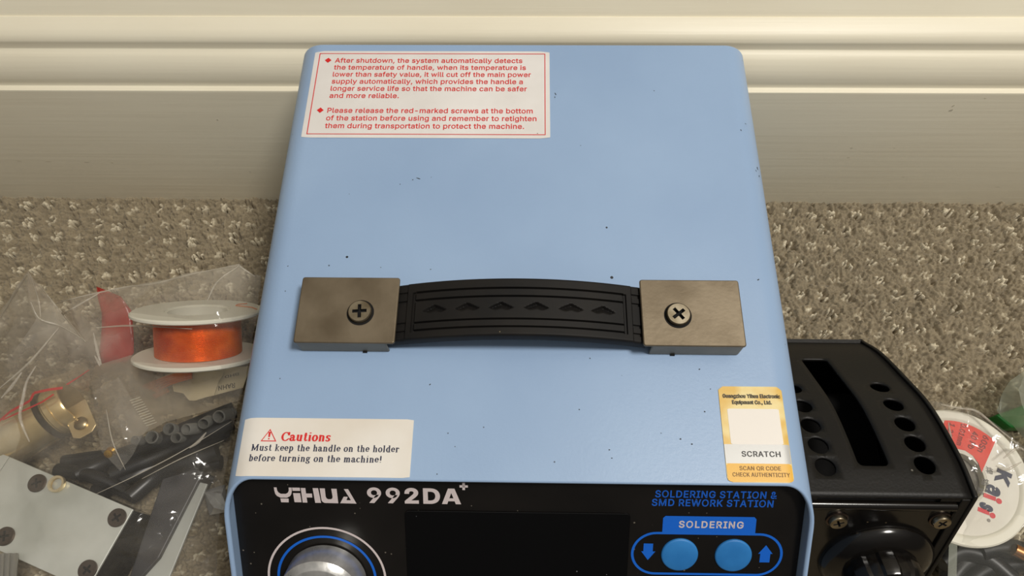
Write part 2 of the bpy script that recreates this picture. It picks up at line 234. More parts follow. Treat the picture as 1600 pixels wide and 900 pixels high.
 'p': (424, [[53,-143,53,379,112,379,112,319,118,319,137,346,171,373,188,379,207,383,229,384,259,382,287,374,313,361,335,342,354,320,370,293,381,261,388,227,390,189,388,151,381,116,370,84,355,57,336,34,313,16,288,3,260,-6,229,-8,208,-7,189,-3,159,12,147,21,118,59,114,59,114,-143],[220,47,242,49,262,55,279,66,294,80,306,97,316,117,323,139,327,163,327,215,323,239,316,261,307,281,295,298,280,311,262,322,243,328,220,330,198,328,178,322,161,312,147,299,134,282,125,263,118,241,114,216,114,162,118,138,125,115,135,95,147,78,162,65,179,55,198,49]]),
 'q': (424, [[372,-143,311,-143,311,59,306,59,287,31,266,12,236,-3,217,-7,195,-8,165,-6,137,3,111,16,89,34,70,57,55,84,43,116,36,151,34,189,36,227,43,261,55,293,70,320,89,342,112,361,137,374,165,382,196,384,218,383,237,379,253,373,278,355,307,319,313,319,313,379,372,379],[205,47,226,49,246,55,263,65,278,78,290,95,299,115,306,138,312,189,306,241,300,263,290,282,278,299,263,312,246,322,227,328,205,330,182,328,162,322,145,311,130,298,118,281,108,261,98,215,96,189,102,139,109,117,118,97,130,80,145,66,162,55,182,49]]),
 'r': (259, [[53,0,53,379,112,379,112,321,124,339,137,354,152,367,171,377,191,383,240,384,243,322,207,326,174,321,159,315,135,296,126,284,119,269,115,254,114,0]]),
 's': (365, [[157,-7,133,-3,112,3,93,12,76,24,62,38,50,54,41,73,36,94,94,107,101,87,111,72,124,60,141,52,160,47,181,45,206,47,227,53,244,62,258,74,265,88,268,103,262,126,254,136,243,144,212,155,149,170,118,180,92,192,72,208,58,227,50,249,47,274,49,295,55,314,65,332,79,347,95,360,115,370,137,378,161,383,212,383,234,379,254,372,271,363,286,352,299,339,318,308,324,290,268,277,254,304,243,316,228,325,210,331,187,333,166,331,147,326,131,317,119,305,111,292,109,277,110,264,115,253,124,243,136,235,172,223,261,200,287,187,306,171,320,153,328,131,331,107,329,85,323,65,312,47,298,31,281,18,260,6,236,-2,210,-7]]),
 't': (227, [[204,379,204,327,6,327,6,379],[65,471,126,471,127,83,130,70,136,61,144,55,156,51,202,54,213,2,192,-3,168,-4,138,-1,113,7,92,21,77,41,68,64,65,93]]),
 'u': (410, [[182,-5,158,-3,135,2,115,11,97,23,82,39,69,59,60,82,54,109,53,379,114,379,114,144,116,117,124,94,137,75,154,61,175,53,200,50,218,51,234,55,263,71,274,83,283,97,290,113,295,132,296,379,357,379,357,0,298,0,298,92,307,92,294,60,277,35,257,17,234,5,209,-3]]),
 'v': (389, [[163,0,17,379,84,379,187,87,206,21,184,21,224,155,305,379,371,379,226,0]]),
 'w': (567, [[138,0,23,379,87,379,161,107,175,41,165,41,206,214,252,379,316,379,382,136,402,41,391,41,434,214,480,379,545,379,429,0,368,0,281,318,277,338,291,338,248,172,199,0]]),
 'y': (389, [[47,-139,61,-86,94,-90,113,-86,130,-74,138,-64,151,-36,163,-1,17,379,84,379,187,87,206,21,184,21,224,155,305,379,371,379,196,-77,177,-107,153,-128,139,-136,125,-141,82,-145]]),
 'z': (380, [[42,0,42,46,254,320,48,323,48,379,333,379,333,331,126,60,126,56,339,56,339,0]]),
}
CAPH = max(GLYPHS['H'][1][0][1::2])/1000
def in_poly(p, poly):
    c = False
    for i in range(len(poly)):
        (ax, ay), (bx, by) = poly[i-1], poly[i]
        if (ay > p[1]) != (by > p[1]) and p[0] < (bx-ax)*(p[1]-ay)/(by-ay)+ax: c = not c
    return c
_cache = {}
def glyph(ch, bold):
    """filled outline of one letter, thickened by bold"""
    if (ch, bold) in _cache: return _cache[ch, bold]
    loops = [[(lp[2*i]/1000, lp[2*i+1]/1000) for i in range(len(lp)//2)] for lp in GLYPHS[ch][1]]
    outs, holes = [], []
    for k, lp in enumerate(loops):
        dense = [(a[0]+(b[0]-a[0])*t, a[1]+(b[1]-a[1])*t) for a, b in zip(lp, lp[1:]+lp[:1]) for t in (0, .2, .4, .6, .8)]
        hole = any(j != k and all(in_poly(q, o) for q in dense) for j, o in enumerate(loops))
        area2 = sum(lp[i-1][0]*lp[i][1]-lp[i][0]*lp[i-1][1] for i in range(len(lp)))
        sg = (1 if area2 > 0 else -1)*(-.45 if hole else 1)*bold
        new = []
        for i in range(len(lp)):
            a, b, c = Vector(lp[i-1]), Vector(lp[i]), Vector(lp[(i+1) % len(lp)])
            d1, d2 = (b-a).normalized(), (c-b).normalized(); n1, n2 = Vector((d1.y, -d1.x)), Vector((d2.y, -d2.x))
            m = n1+n2; m = m.normalized() if m.length > 1e-3 else n1
            new.append(tuple(b+m*sg/max(.55, m.dot(n1))))
        (holes if hole else outs).append(new)
    pts, ed = [], []
    for lp in outs+holes:
        o = len(pts); pts += lp; ed += [(o+i, o+(i+1) % len(lp)) for i in range(len(lp))]
    vo, eo, fo, *_ = delaunay_2d_cdt([Vector(q) for q in pts], ed, [], 0, 1e-6)
    fs = []
    for f in fo:
        c = (sum(vo[i].x for i in f)/len(f), sum(vo[i].y for i in f)/len(f))
        if any(in_poly(c, o) for o in outs) and not any(in_poly(c, h) for h in holes): fs.append(list(f))
    _cache[ch, bold] = ([(q.x, q.y) for q in vo], fs); return _cache[ch, bold]
def text_geo(body, x0, x1, base, cap, bold=0.0, h=0.0, M=None, spacing=1.0):
    """a line of lettering fitted between x0 and x1, its capitals cap high -> (verts, faces)"""
    x = 0; vs, fs = [], []
    for ch in body:
        if ch not in GLYPHS: continue
        if ch != ' ':
            v, f = glyph(ch, bold); o = len(vs); vs += [(x+a, b) for a, b in v]; fs += [[i+o for i in q] for q in f]
        x += GLYPHS[ch][0]/1000*spacing + bold*1.2
    if not fs: return [], []
    use = [i for q in fs for i in q]
    a = min(vs[i][0] for i in use); c = max(vs[i][0] for i in use); sx = (x1-x0)/(c-a); sy = cap/(CAPH+bold*2)
    M = M or Matrix.Identity(4)
    return [tuple(M @ Vector((x0+(px-a)*sx, base+(py+bold)*sy, h))) for px, py in vs], fs

# ------------------------------------------------------------------ materials
MM = .001
cream = mat('cream_paint', rgb(238, 228, 200), .42)
sock, v_ = mottle(cream, rgb(241, 233, 210), rgb(246, 239, 217), 9, (1, 3, 3), bump=.12, bscale=170)
specks(cream, sock, v_, 55, .10, rgb(250, 244, 226), .10)
nB = cream.node_tree.nodes; 
for n_ in nB:
    if n_.type == 'TEX_NOISE' and n_.inputs['Scale'].default_value == 170:
        mp_ = nB.new('ShaderNodeMapping'); mp_.inputs['Scale'].default_value = (.05, 2.2, 2.2)
        tc_ = nB.new('ShaderNodeTexCoord'); cream.node_tree.links.new(tc_.outputs['Object'], mp_.inputs[0]); cream.node_tree.links.new(mp_.outputs[0], n_.inputs['Vector'])
wallp = mat('wall_paint', rgb(232, 224, 206), .6); mottle(wallp, rgb(226, 217, 198), rgb(236, 229, 212), 14, (1, 1, 4), bump=.3, bscale=220)
blue = mat('powder_blue_paint', rgb(153, 186, 224), .38)
s1_, v1_ = mottle(blue, rgb(149, 176, 211), rgb(156, 183, 217), 16, bump=.05, bscale=900, rough=(.34, .46))
s1_ = specks(blue, s1_, v1_, 95, .085, rgb(42, 46, 54), .13)
specks(blue, s1_, v1_, 260, .10, rgb(84, 96, 116), .10)
black_panel = mat('black_panel', rgb(17, 15, 14), .33); sb_, vb_ = mottle(black_panel, rgb(14, 12, 11), rgb(24, 21, 19), 30, lo=.4, hi=.7)
specks(black_panel, sb_, vb_, 520, .17, rgb(104, 98, 88), .22)
glass_black = mat('screen_glass', rgb(4, 4, 5), .08); specks(glass_black, None, coords(glass_black), 300, .10, rgb(105, 105, 110), .06)
print_white = mat('white_print', rgb(214, 202, 202), .5)
print_blue = mat('blue_print', rgb(18, 102, 212), .45)
print_dkblue = mat('dark_blue_print', rgb(18, 92, 198), .5)
button_blue = mat('blue_rubber', rgb(42, 124, 196), .5); mottle(button_blue, rgb(38, 118, 190), rgb(48, 130, 202), 120)
label_white = mat('label_paper', rgb(236, 232, 228), .36); sl_, vl_ = mottle(label_white, rgb(230, 226, 222), rgb(240, 237, 234), 40)
specks(label_white, sl_, vl_, 160, .09, rgb(150, 140, 125), .08)
label_gloss = mat('glossy_label', rgb(236, 230, 220), .22); sg_, vg_ = mottle(label_gloss, rgb(230, 222, 210), rgb(241, 237, 230), 30, bump=.25, bscale=70)
specks(label_gloss, sg_, vg_, 120, .10, rgb(168, 148, 110), .12)
red_ink = mat('red_ink', rgb(220, 38, 38), .5)
navy_ink = mat('navy_ink', rgb(42, 46, 72), .5)
dark_ink = mat('dark_ink', rgb(46, 44, 44), .5)
alu = mat('turned_aluminium', rgb(205, 205, 202), .34, .7); mottle(alu, rgb(190, 190, 188), rgb(218, 217, 214), 300, (1, 1, .1), bump=.1, rough=(.22, .38))
nickel = mat('tarnished_steel', rgb(150, 138, 122), .36, .7); mottle(nickel, rgb(116, 104, 86), rgb(138, 126, 107), 60, rough=(.36, .5), bump=.05, bscale=500)
screw_m = mat('screw_steel', rgb(176, 166, 146), .3, 1.0); mottle(screw_m, rgb(150, 138, 116), rgb(190, 180, 160), 200)
rubber = mat('black_rubber', rgb(17, 16, 15), .62, 0, **{'Specular IOR Level': .3}); sr_, vr_ = mottle(rubber, rgb(14, 13, 13), rgb(24, 21, 18), 70)
specks(rubber, sr_, vr_, 320, .13, rgb(120, 108, 84), .05)
satin_black = mat('satin_black_steel', rgb(18, 17, 15), .5, 0, **{'Specular IOR Level': .35}); st_, vt_ = mottle(satin_black, rgb(15, 14, 13), rgb(21, 19, 17), 25, bump=.1, bscale=900)
specks(satin_black, st_, vt_, 260, .12, rgb(112, 108, 100), .08)
gloss_black = mat('gloss_black', rgb(13, 12, 12), .16); sx_, vx_ = mottle(gloss_black, rgb(10, 9, 9), rgb(22, 19, 16), 40)
specks(gloss_black, sx_, vx_, 420, .16, rgb(86, 74, 56), .12)
dull_black = mat('dull_black', rgb(9, 8, 8), .9)
reel_white = mat('reel_plastic', rgb(226, 222, 206), .45)
reel_label = mat('reel_label', rgb(226, 221, 208), .4); mottle(reel_label, rgb(220, 214, 200), rgb(232, 228, 216), 60)
reel_red = mat('reel_label_red', rgb(222, 58, 40), .4)
grey_hub = mat('grey_hub', rgb(112, 106, 96), .6)
copper = mat('enamelled_copper', rgb(226, 104, 30), .32, .45); mottle(copper, rgb(214, 84, 12), rgb(250, 140, 48), 60, bump=.2, bscale=400)
tag_paper = mat('tag_paper', rgb(222, 214, 190), .6); mottle(tag_paper, rgb(212, 203, 176), rgb(228, 222, 202), 50)
red_film = mat('red_plastic', rgb(206, 36, 40), .35)
red_strip = mat('zip_red', rgb(196, 54, 54), .4)
brass = mat('pale_brass', rgb(232, 216, 176), .24, .72); mottle(brass, rgb(226, 204, 158), rgb(250, 238, 206), 60, rough=(.16, .3))
copper_pipe = mat('copper_rod', rgb(206, 150, 104), .3, 1.0)
plate_m = mat('brushed_aluminium', rgb(214, 216, 206), .42, .45); mottle(plate_m, rgb(196, 198, 188), rgb(224, 226, 218), 30, (1, 1, 1), rough=(.36, .5), bump=.1, bscale=200)
dark_screw = mat('dark_screw', rgb(96, 84, 76), .38, 1.0)
dark_plastic = mat('dark_grey_plastic', rgb(52, 51, 54), .42); mottle(dark_plastic, rgb(44, 43, 46), rgb(62, 61, 64), 60)
cable_black = mat('cable_black', rgb(24, 24, 26), .35)
strip_white = mat('translucent_strip', rgb(206, 208, 200), .35, 0, **{'Transmission Weight': .25})
foil = mat('silver_foil', rgb(232, 232, 230), .22, .6); mottle(foil, rgb(205, 205, 203), rgb(230, 230, 228), 60, bump=.6, bscale=90)
green_m = mat('green_plastic', rgb(22, 120, 44), .35)
gold_lab = mat('gold_sticker', rgb(232, 205, 130), .35)
def film_mat(name, col, haze, rough, tint=(1, 1, 1, 1), bump=.3):
    m = bpy.data.materials.new(name); m.use_nodes = True; n, l = m.node_tree.nodes, m.node_tree.links; n.clear()
    out = n.new('ShaderNodeOutputMaterial'); tr = n.new('ShaderNodeBsdfTransparent'); tr.inputs[0].default_value = tint
    df = n.new('ShaderNodeBsdfDiffuse'); df.inputs[0].default_value = col; tl = n.new('ShaderNodeBsdfTranslucent'); tl.inputs[0].default_value = col
    hz_ = n.new('ShaderNodeMixShader'); hz_.inputs[0].default_value = .4; l.new(df.outputs[0], hz_.inputs[1]); l.new(tl.outputs[0], hz_.inputs[2])
    gl = n.new('ShaderNodeBsdfGlossy'); gl.inputs['Roughness'].default_value = rough
    tc = n.new('ShaderNodeTexCoord'); ns = n.new('ShaderNodeTexNoise'); ns.inputs['Scale'].default_value = 120; ns.inputs['Detail'].default_value = 2; ns.inputs['Distortion'].default_value = 1.0
    l.new(tc.outputs['Object'], ns.inputs['Vector'])
    bp = n.new('ShaderNodeBump'); bp.inputs['Strength'].default_value = bump; bp.inputs['Distance'].default_value = .002; l.new(ns.outputs['Fac'], bp.inputs['Height']); l.new(bp.outputs[0], gl.inputs['Normal'])
    n2 = n.new('ShaderNodeTexNoise'); n2.inputs['Scale'].default_value = 30; n2.inputs['Detail'].default_value = 5; n2.inputs['Distortion'].default_value = .8; l.new(tc.outputs['Object'], n2.inputs['Vector'])
    mr = n.new('ShaderNodeMapRange'); mr.inputs[1].default_value = .3; mr.inputs[2].default_value = .75; mr.inputs[3].default_value = haze*.55; mr.inputs[4].default_value = haze*1.5; l.new(n2.outputs['Fac'], mr.inputs[0])
    ac = n.new('ShaderNodeAttribute'); ac.attribute_name = 'cloud'
    ml = n.new('ShaderNodeMath'); ml.operation = 'MULTIPLY'; ml.use_clamp = True; l.new(mr.outputs[0], ml.inputs[0]); l.new(ac.outputs['Fac'], ml.inputs[1])
    a = n.new('ShaderNodeMixShader'); l.new(ml.outputs[0], a.inputs[0]); l.new(tr.outputs[0], a.inputs[1]); l.new(hz_.outputs[0], a.inputs[2])
    fr = n.new('ShaderNodeFresnel'); fr.inputs['IOR'].default_value = 1.45; l.new(bp.outputs[0], fr.inputs['Normal'])
    fc = n.new('ShaderNodeMath'); fc.operation = 'MINIMUM'; fc.inputs[1].default_value = .16; l.new(fr.outputs[0], fc.inputs[0])
    b = n.new('ShaderNodeMixShader'); l.new(fc.outputs[0], b.inputs[0]); l.new(a.outputs[0], b.inputs[1]); l.new(gl.outputs[0], b.inputs[2])
    l.new(b.outputs[0], out.inputs[0]); return m
film_clear = film_mat('clear_film', (.80, .74, .64, 1), .22, .10)
film_thin = film_mat('thin_film', (.72, .62, .46, 1), .20, .14, (.95, .90, .80, 1))
film_crisp = film_mat('crisp_film', (.78, .78, .70, 1), .09, .08)
film_green = film_mat('greenish_film', (.66, .70, .60, 1), .50, .16, (.95, .98, .94, 1))
film_seam = mat('seam_plastic', rgb(150, 154, 138), .3, 0, Alpha=.45)
film_red = film_mat('red_film', (.80, .07, .06, 1), .42, .25, (1, .66, .62, 1))

# ------------------------------------------------------------------ room: carpet, skirting, wall
YW = 0.1887
def carpet():
    x0, x1, y0, y1, st = -.40, .40, -.10, .1935, .00046
    xs = np.arange(x0, x1, st); ys = np.arange(y0, y1, st); X, Y = np.meshgrid(xs, ys)
    def worley(X, Y, c, seed, sy=1.0):
        gx = np.floor(X/c).astype(int); gy = np.floor(Y/(c*sy)).astype(int)
        best = np.full(X.shape, 9.); bid = np.zeros(X.shape); 
        def h(a, b, k):
            q = (a*374761393 + b*668265263 + (seed+k)*974634599) & 0x7fffffff
            q = ((q ^ (q >> 13))*1274126177) & 0x7fffffff
            return ((q ^ (q >> 16)) & 0xffff)/65535.
        for i in (-1, 0, 1):
            for j in (-1, 0, 1):
                a, b = gx+i, gy+j
                px = (a+.1+.8*h(a, b, 1))*c; py = (b+.1+.8*h(a, b, 2))*c*sy
                d = np.hypot(X-px, (Y-py))/c
                k = d < best; best = np.where(k, d, best); bid = np.where(k, h(a, b, 3), bid)
        return best, bid
    wx = .0012*np.sin(X*410+Y*230)+.0009*np.sin(X*170-Y*520); wy = .0010*np.sin(X*300-Y*350+1)
    d1, i1 = worley(X+wx, Y+wy, .0042, 3); d2, i2 = worley(X+wx*.4, Y+wy*.4, .00205, 9, 1.15); d3, i3 = worley(X+wx, Y-wy, .0013, 21)
    ny, nx = X.shape
    h1 = np.sqrt(np.clip(1-(d1/.74)**2, 0, 1)); h2 = np.sqrt(np.clip(1-(d2/.70)**2, 0, 1)); h3 = np.sqrt(np.clip(1-(d3/.72)**2, 0, 1))
    fz = rng.normal(0, 1, X.shape)
    fz = (fz+np.roll(fz, 1, 0)+np.roll(fz, 1, 1)+np.roll(fz, (1, 1), (0, 1)))/2
    Z = -.0056 + .0026*h1*(.55+.8*i1) + .0024*h2*(.4+1.0*i2) + .0010*h3 + .00025*fz
    tone = .74+.20*i1+.16*i2+.14*(i3-.5)+.045*fz
    lightf = np.zeros(X.shape)
    # staggered rows of loop clusters, each a handful of pale loop ends in a small hollow
    rx, ry = .0134, .0107
    for r_ in range(int(y0/ry)-1, int(y1/ry)+2):
        for c_ in range(int(x0/rx)-2, int(x1/rx)+2):
            px = (c_ + (r_*.63) % 1.0)*rx + rng.normal(0, .0009); py = r_*ry + rng.normal(0, .0007) + .0015*math.sin(px*60)
            if not (x0+.006 < px < x1-.006 and y0+.006 < py < y1-.006): continue
            st_ = rng.uniform(.35, 1.0)
            i0 = int((px-.006-x0)/st); i1_ = int((px+.006-x0)/st); j0 = int((py-.006-y0)/st); j1 = int((py+.006-y0)/st)
            sl = (slice(j0, j1), slice(i0, i1_)); xx = X[sl]-px; yy = Y[sl]-py
            hol = np.clip(1.3-np.hypot(xx-.0006, yy+.0002)/.0036, 0, 1)*st_
            Z[sl] -= .0050*hol
            for g in range(rng.integers(7, 11)):
                a = rng.uniform(0, 2*PI); rr = .0033*math.sqrt(rng.uniform(0, 1)); gx = rr*math.cos(a); gy = rr*.85*math.sin(a)
                la, lb = rng.uniform(.0008, .00135), rng.uniform(.00055, .0008); th = rng.normal(.9, .7)
                u = (xx-gx)*math.cos(th)+(yy-gy)*math.sin(th); w = -(xx-gx)*math.sin(th)+(yy-gy)*math.cos(th)
                q = 1-(u/la)**2-(w/lb)**2; k = np.sqrt(np.clip(q, 0, 1))
                Z[sl] = np.maximum(Z[sl], np.where(q > 0, -.0046+.0032*st_*rng.uniform(.7, 1.15)+.0014*k, -1))
                lightf[sl] = np.maximum(lightf[sl], np.clip(q*2.2, 0, 1)*st_*rng.uniform(.45, 1.0))
    keep = ~((np.abs(X[:-1, :-1]) < .085) & (Y[:-1, :-1] < .170) & (Y[:-1, :-1] > -.05))     # nothing shows under the station
    me = bpy.data.meshes.new('floor'); co = np.stack([X, Y, Z], -1).reshape(-1, 3)
    idx = np.arange(nx*ny).reshape(ny, nx)
    q = np.stack([idx[:-1, :-1], idx[:-1, 1:], idx[1:, 1:], idx[1:, :-1]], -1)[keep]
    me.vertices.add(nx*ny); me.vertices.foreach_set('co', co.ravel().astype(np.float32))
    me.loops.add(q.size); me.loops.foreach_set('vertex_index', q.ravel().astype(np.int32))
    me.polygons.add(len(q)); me.polygons.foreach_set('loop_start', np.arange(0, q.size, 4, dtype=np.int32))
    me.update(); me.validate()
    c0 = np.array(rgb(150, 137, 113)[:3]); c1 = np.array(rgb(232, 221, 194)[:3])
    C = c0[None, None]*np.clip(tone, .4, 1.4)[..., None]*(1-lightf[..., None]) + c1[None, None]*lightf[..., None]
    rgba = np.concatenate([np.clip(C, 0, 1), np.ones(X.shape+(1,))], -1).reshape(-1, 4)
    ca = me.color_attributes.new('fibre_colour', 'FLOAT_COLOR', 'POINT'); ca.data.foreach_set('color', rgba.ravel().astype(np.float32))
    m = mat('carpet_fibre', (.3, .25, .18, 1), .95, 0, **{'Sheen Weight': .15}); n, l, p = nodes(m)
    at_ = n.new('ShaderNodeAttribute'); at_.attribute_name = 'fibre_colour'; l.new(at_.outputs['Color'], p.inputs['Base Color'])
    t = n.new('ShaderNodeTexNoise'); t.inputs['Scale'].default_value = 1400; tc = n.new('ShaderNodeTexCoord'); l.new(tc.outputs['Object'], t.inputs['Vector'])
    bp = n.new('ShaderNodeBump'); bp.inputs['Strength'].default_value = .5; bp.inputs['Distance'].default_value = .0006; l.new(t.outputs['Fac'], bp.inputs['Height']); l.new(bp.outputs[0], p.inputs['Normal'])
    o = link('floor', me, m); me.polygons.foreach_set('use_smooth', [True]*len(me.polygons)); tag(o, kind='structure')
    return o
carpet()

under = mat('carpet_far', rgb(128, 116, 94), .95); mottle(under, rgb(104, 92, 72), rgb(150, 137, 112), 240, bump=1, bscale=300)
b = bmesh.new(); box(b, -1.5, 1.5, -1.5, YW+.02, -.02, -.0062); tag(link('floor_surround', b, under), kind='structure')

# skirting profile: (depth behind the flat face, height)
prof = [(0, -.012), (0, .0950), (.0004, .0957), (.0028, .0962), (.0031, .0966), (.0031, .0985), (.0036, .1008), (.0046, .1035), (.0062, .1062), (.0084, .1088), (.0106, .1104), (.0120, .1110),
        (.0123, .1114), (.0123, .1146), (.0126, .1156), (.0145, .1179), (.0170, .1190), (.0195, .1201), (.0222, .1210), (.0226, .1206), (.0228, .1206), (.0240, .1222), (.0300, .1290), (.0360, .1350), (.0400, .1380), (.05, .1380), (.05, -.012)]
b = bmesh.new(); xs_ = (-.9, .9)
A_ = [b.verts.new((xs_[0], YW+d, z)) for d, z in prof]; B_ = [b.verts.new((xs_[1], YW+d, z)) for d, z in prof]
for i in range(len(prof)): j = (i+1) % len(prof); b.faces.new([A_[i], A_[j], B_[j], B_[i]])
b.faces.new(A_); b.faces.new(B_)
def on_face(px, py):
    d = rt*(px-800) - up*(py-450) + fw*F; return CAM + d*((YW-CAM.y)/d.y)
for px, py, w, h in ((1331, 231, 3.2, 1.2), (1326, 246, 2.8, .8), (1398, 231, 1.2, .8), (1486, 172, 3.4, 1.6), (1490, 165, 1.6, 1.4), (1540, 153, 2.4, .5), (1412, 276, 3.4, 1.2), (1560, 292, 5, .6), (30, 251, 5, .9), (75, 252, 7, .9), (135, 253, 5, .8), (340, 187, 1.4, 1.4), (391, 268, 2.0, 2.0), (175, 254, 4, .5)):
    c = on_face(px, py); k = 8
    b.faces.new([b.verts.new((c.x+w*.3*MM*random.uniform(.6, 1.2)*math.cos(2*PI*i/k), YW-.00008, c.z+h*.45*MM*random.uniform(.6, 1.2)*math.sin(2*PI*i/k))) for i in range(k)]).material_index = 1
bb0 = tag(link('baseboard_back', b, cream, smooth=40), kind='structure'); bb0.data.materials.append(mat('chipped_paint', rgb(250, 244, 226), .5))
b = bmesh.new(); box(b, -.9, .9, YW+.0390, YW+.09, -.012, 1.2)
tag(link('wall_back', b, wallp), kind='structure')

# ------------------------------------------------------------------ soldering station
HW, H, L, R, SL = .095, .135, .1812, .0105, math.radians(41)
DROP = .060
st = empty('soldering_station', (0, .05, 0), 'light blue soldering station with a black handle strap, on the carpet against the skirting', 'soldering station')
PI_ = Matrix.Translation((0, -.05, 0))        # parts are built in world coordinates, then set under the empty
def part(name, me, m, parent=None, smooth=None):
    o = link(name, me, m, parent or st, smooth)
    if (parent or st) is st: o.matrix_parent_inverse = PI_
    return o
def topz(x):
    a = abs(x)-(HW-R)
    return H if a <= 0 else H-R+math.sqrt(max(R*R-a*a, 0))
def yfront(z):
    d = H-z
    return -d/math.tan(SL) if d < DROP else -DROP/math.tan(SL)
def section(off):
    r = R-off; pts = [(-HW+off, .004)]
    for z in (.03, .055, H-DROP, .09, .105): pts.append((-HW+off, z))
    for k in range(13):
        a = PI - k*PI/24; pts.append((-HW+R+r*math.cos(a), H-R+r*math.sin(a)))
    pts.append((0, H-off)); return pts + [(-x, z) for x, z in pts[:-1]][::-1]
b = bmesh.new(); T = .0016
so, si = section(0), section(T)
def ring(sec, back):
    return [b.verts.new((x, (L-(0 if not back else 0)) if back else yfront(z), z)) for x, z in sec]
of_, ob_, if_, ib_ = ring(so, 0), ring(so, 1), ring(si, 0), ring(si, 1)
# keep the lip square to the slanted cut
for v, w in zip(if_, of_): v.co.y = yfront(w.co.z)+.0003; 
for i in range(len(so)-1):
    b.faces.new([of_[i], of_[i+1], ob_[i+1], ob_[i]]); b.faces.new([if_[i+1], if_[i], ib_[i], ib_[i+1]])
    b.faces.new([of_[i+1], of_[i], if_[i], if_[i+1]]); b.faces.new([ob_[i], ob_[i+1], ib_[i+1], ib_[i]])
for i in (0, len(so)-1): b.faces.new([of_[i], ob_[i], ib_[i], if_[i]])
# dark scuffs and dirt on the casing
def scuff(px, py, w, h, rot):
    c = at(px, py, H)
    M = Matrix.Translation((c.x, c.y, 0)) @ Matrix.Rotation(math.radians(rot), 4, 'Z'); k = 9
    vs = []
    for i in range(k):
        a = 2*PI*i/k; rr = random.uniform(.55, 1.1); q = M @ Vector((w*MM*rr*math.cos(a), h*MM*rr*math.sin(a), 0)); vs.append(b.verts.new((q.x, q.y, topz(q.x)+.00008)))
    b.faces.new(vs).material_index = 1
for a in [(1187, 256, .25, .9, 8), (1190, 268, .22, .8, -12), (1184, 262, .18, .5, 30), (1166, 191, .5, .18, -15), (1158, 203, .2, .55, 20), (654, 279, 1.0, .22, -20), (645, 281, .3, .2, 0), (672, 601, .5, .22, 40), (868, 147, .25, .7, 25), (867, 152, .18, .5, 10),
          (1022, 142, .3, .25, 0), (1185, 437, .5, .3, 20), (1093, 577, .35, .3, 0), (1063, 686, .35, .3, 0), (1081, 694, .35, .3, 0), (952, 703, .35, .28, 0), (956, 716, .3, .25, 0), (700, 677, .3, .2, 0), (788, 125, .25, .2, 0), (846, 195, .3, .15, 30),
          (711, 698, .2, .2, 0), (683, 741, .25, .2, 0), (1033, 677, .25, .2, 0), (1101, 643, .35, .3, 0), (1110, 608, .2, .2, 0), (905, 640, .25, .2, 0), (450, 416, .3, .2, 40), (446, 455, .2, .3, 0), (595, 418, .2, .2, 0), (673, 421, .3, .2, 30), (1140, 525, .3, .2, 0), (922, 560, .3, .25, 0)]: scuff(*a)
shell = part('casing', b, blue, smooth=40); shell.data.materials.append(mat('scuff_dirt', rgb(52, 56, 62), .7)); bevel(shell, .0007, 3, 50)
shell['label'] = 'light blue painted casing'
# back plate and base
b = bmesh.new(); box(b, -HW+.003, HW-.003, L-.004, L-.002, .006, H-.004); part('back_plate', b, satin_black)
b = bmesh.new(); box(b, -HW+.002, HW-.002, yfront(0)+.004, L-.005, .003, .006); part('base_plate', b, satin_black)
b = bmesh.new(); box(b, -HW+.002, HW-.002, yfront(0)+.007, yfront(0)+.009, .006, H-DROP+.001); part('lower_front_plate', b, black_panel)

# front panel frame: local u right, v up the slope, w out of the panel
REC = .005
nrm = Vector((0, -math.sin(SL), math.cos(SL))); ev = Vector((0, math.cos(SL), math.sin(SL)))
PM = Matrix.Translation(Vector((0, 0, H))-nrm*REC) @ Matrix((Vector((1, 0, 0)), ev, nrm)).transposed().to_4x4() @ Matrix.Scale(MM, 4)
def rrect(x0, x1, y0, y1, r, n=8):
    out = []
    for cx, cy, a0 in ((x1-r, y1-r, 0), (x0+r, y1-r, PI/2), (x0+r, y0+r, PI), (x1-r, y0+r, 1.5*PI)):
        for k in range(n+1): a = a0+k*PI/2/n; out.append((cx+r*math.cos(a), cy+r*math.sin(a)))
    return out
b = bmesh.new(); prism(b, rrect(-93.2, 93.2, -88.5, 2.6, 8.5), -1.6, 0, PM); panel = part('front_panel', b, black_panel)
b = bmesh.new(); prism(b, rrect(-37, 37, -62, -13.6, 1.5), .02, .5, PM); scr = part('screen', b, glass_black, panel); bevel(scr, .0002)
scr['label'] = 'glossy black display window'
# white and blue prints
def lg(X, Y): return (-79.54+(X-90)*.04203, -5.8-(Y-82)*.0459)
polys = [
 [(90, 82), (112, 82), (114, 106), (122, 122), (140, 133), (180, 133), (198, 122), (205, 106), (206, 82), (229, 82), (228, 112), (222, 136), (210, 152), (186, 164), (134, 164), (110, 152), (97, 136), (92, 112)],
 [(132, 171), (198, 171), (196, 202), (137, 202)],
 [(232, 82), (293, 82), (294, 108), (234, 108)], [(236, 126), (292, 126), (297, 200), (242, 200)],
 [(300, 84), (336, 84), (338, 128), (384, 128), (385, 160), (340, 160), (343, 202), (306, 202)],
 [(393, 84), (436, 84), (450, 203), (404, 203)],
 [(448, 85), (488, 85), (490, 152), (497, 166), (508, 172), (530, 172), (540, 166), (544, 152), (538, 87), (580, 87), (585, 204), (480, 203), (464, 196), (455, 182)],
 [(600, 203), (631, 150), (663, 150), (651, 178), (686, 178), (636, 88), (669, 88), (728, 205)]]
vf = []
for p in polys:
    bb = bmesh.new(); f_ = bb.faces.new([bb.verts.new(PM @ Vector((*lg(*q), .12))) for q in p]); bmesh.ops.triangulate(bb, faces=[f_])
    bb.verts.index_update(); vf.append(([tuple(v.co) for v in bb.verts], [[v.index for v in f.verts] for f in bb.faces])); bb.free()
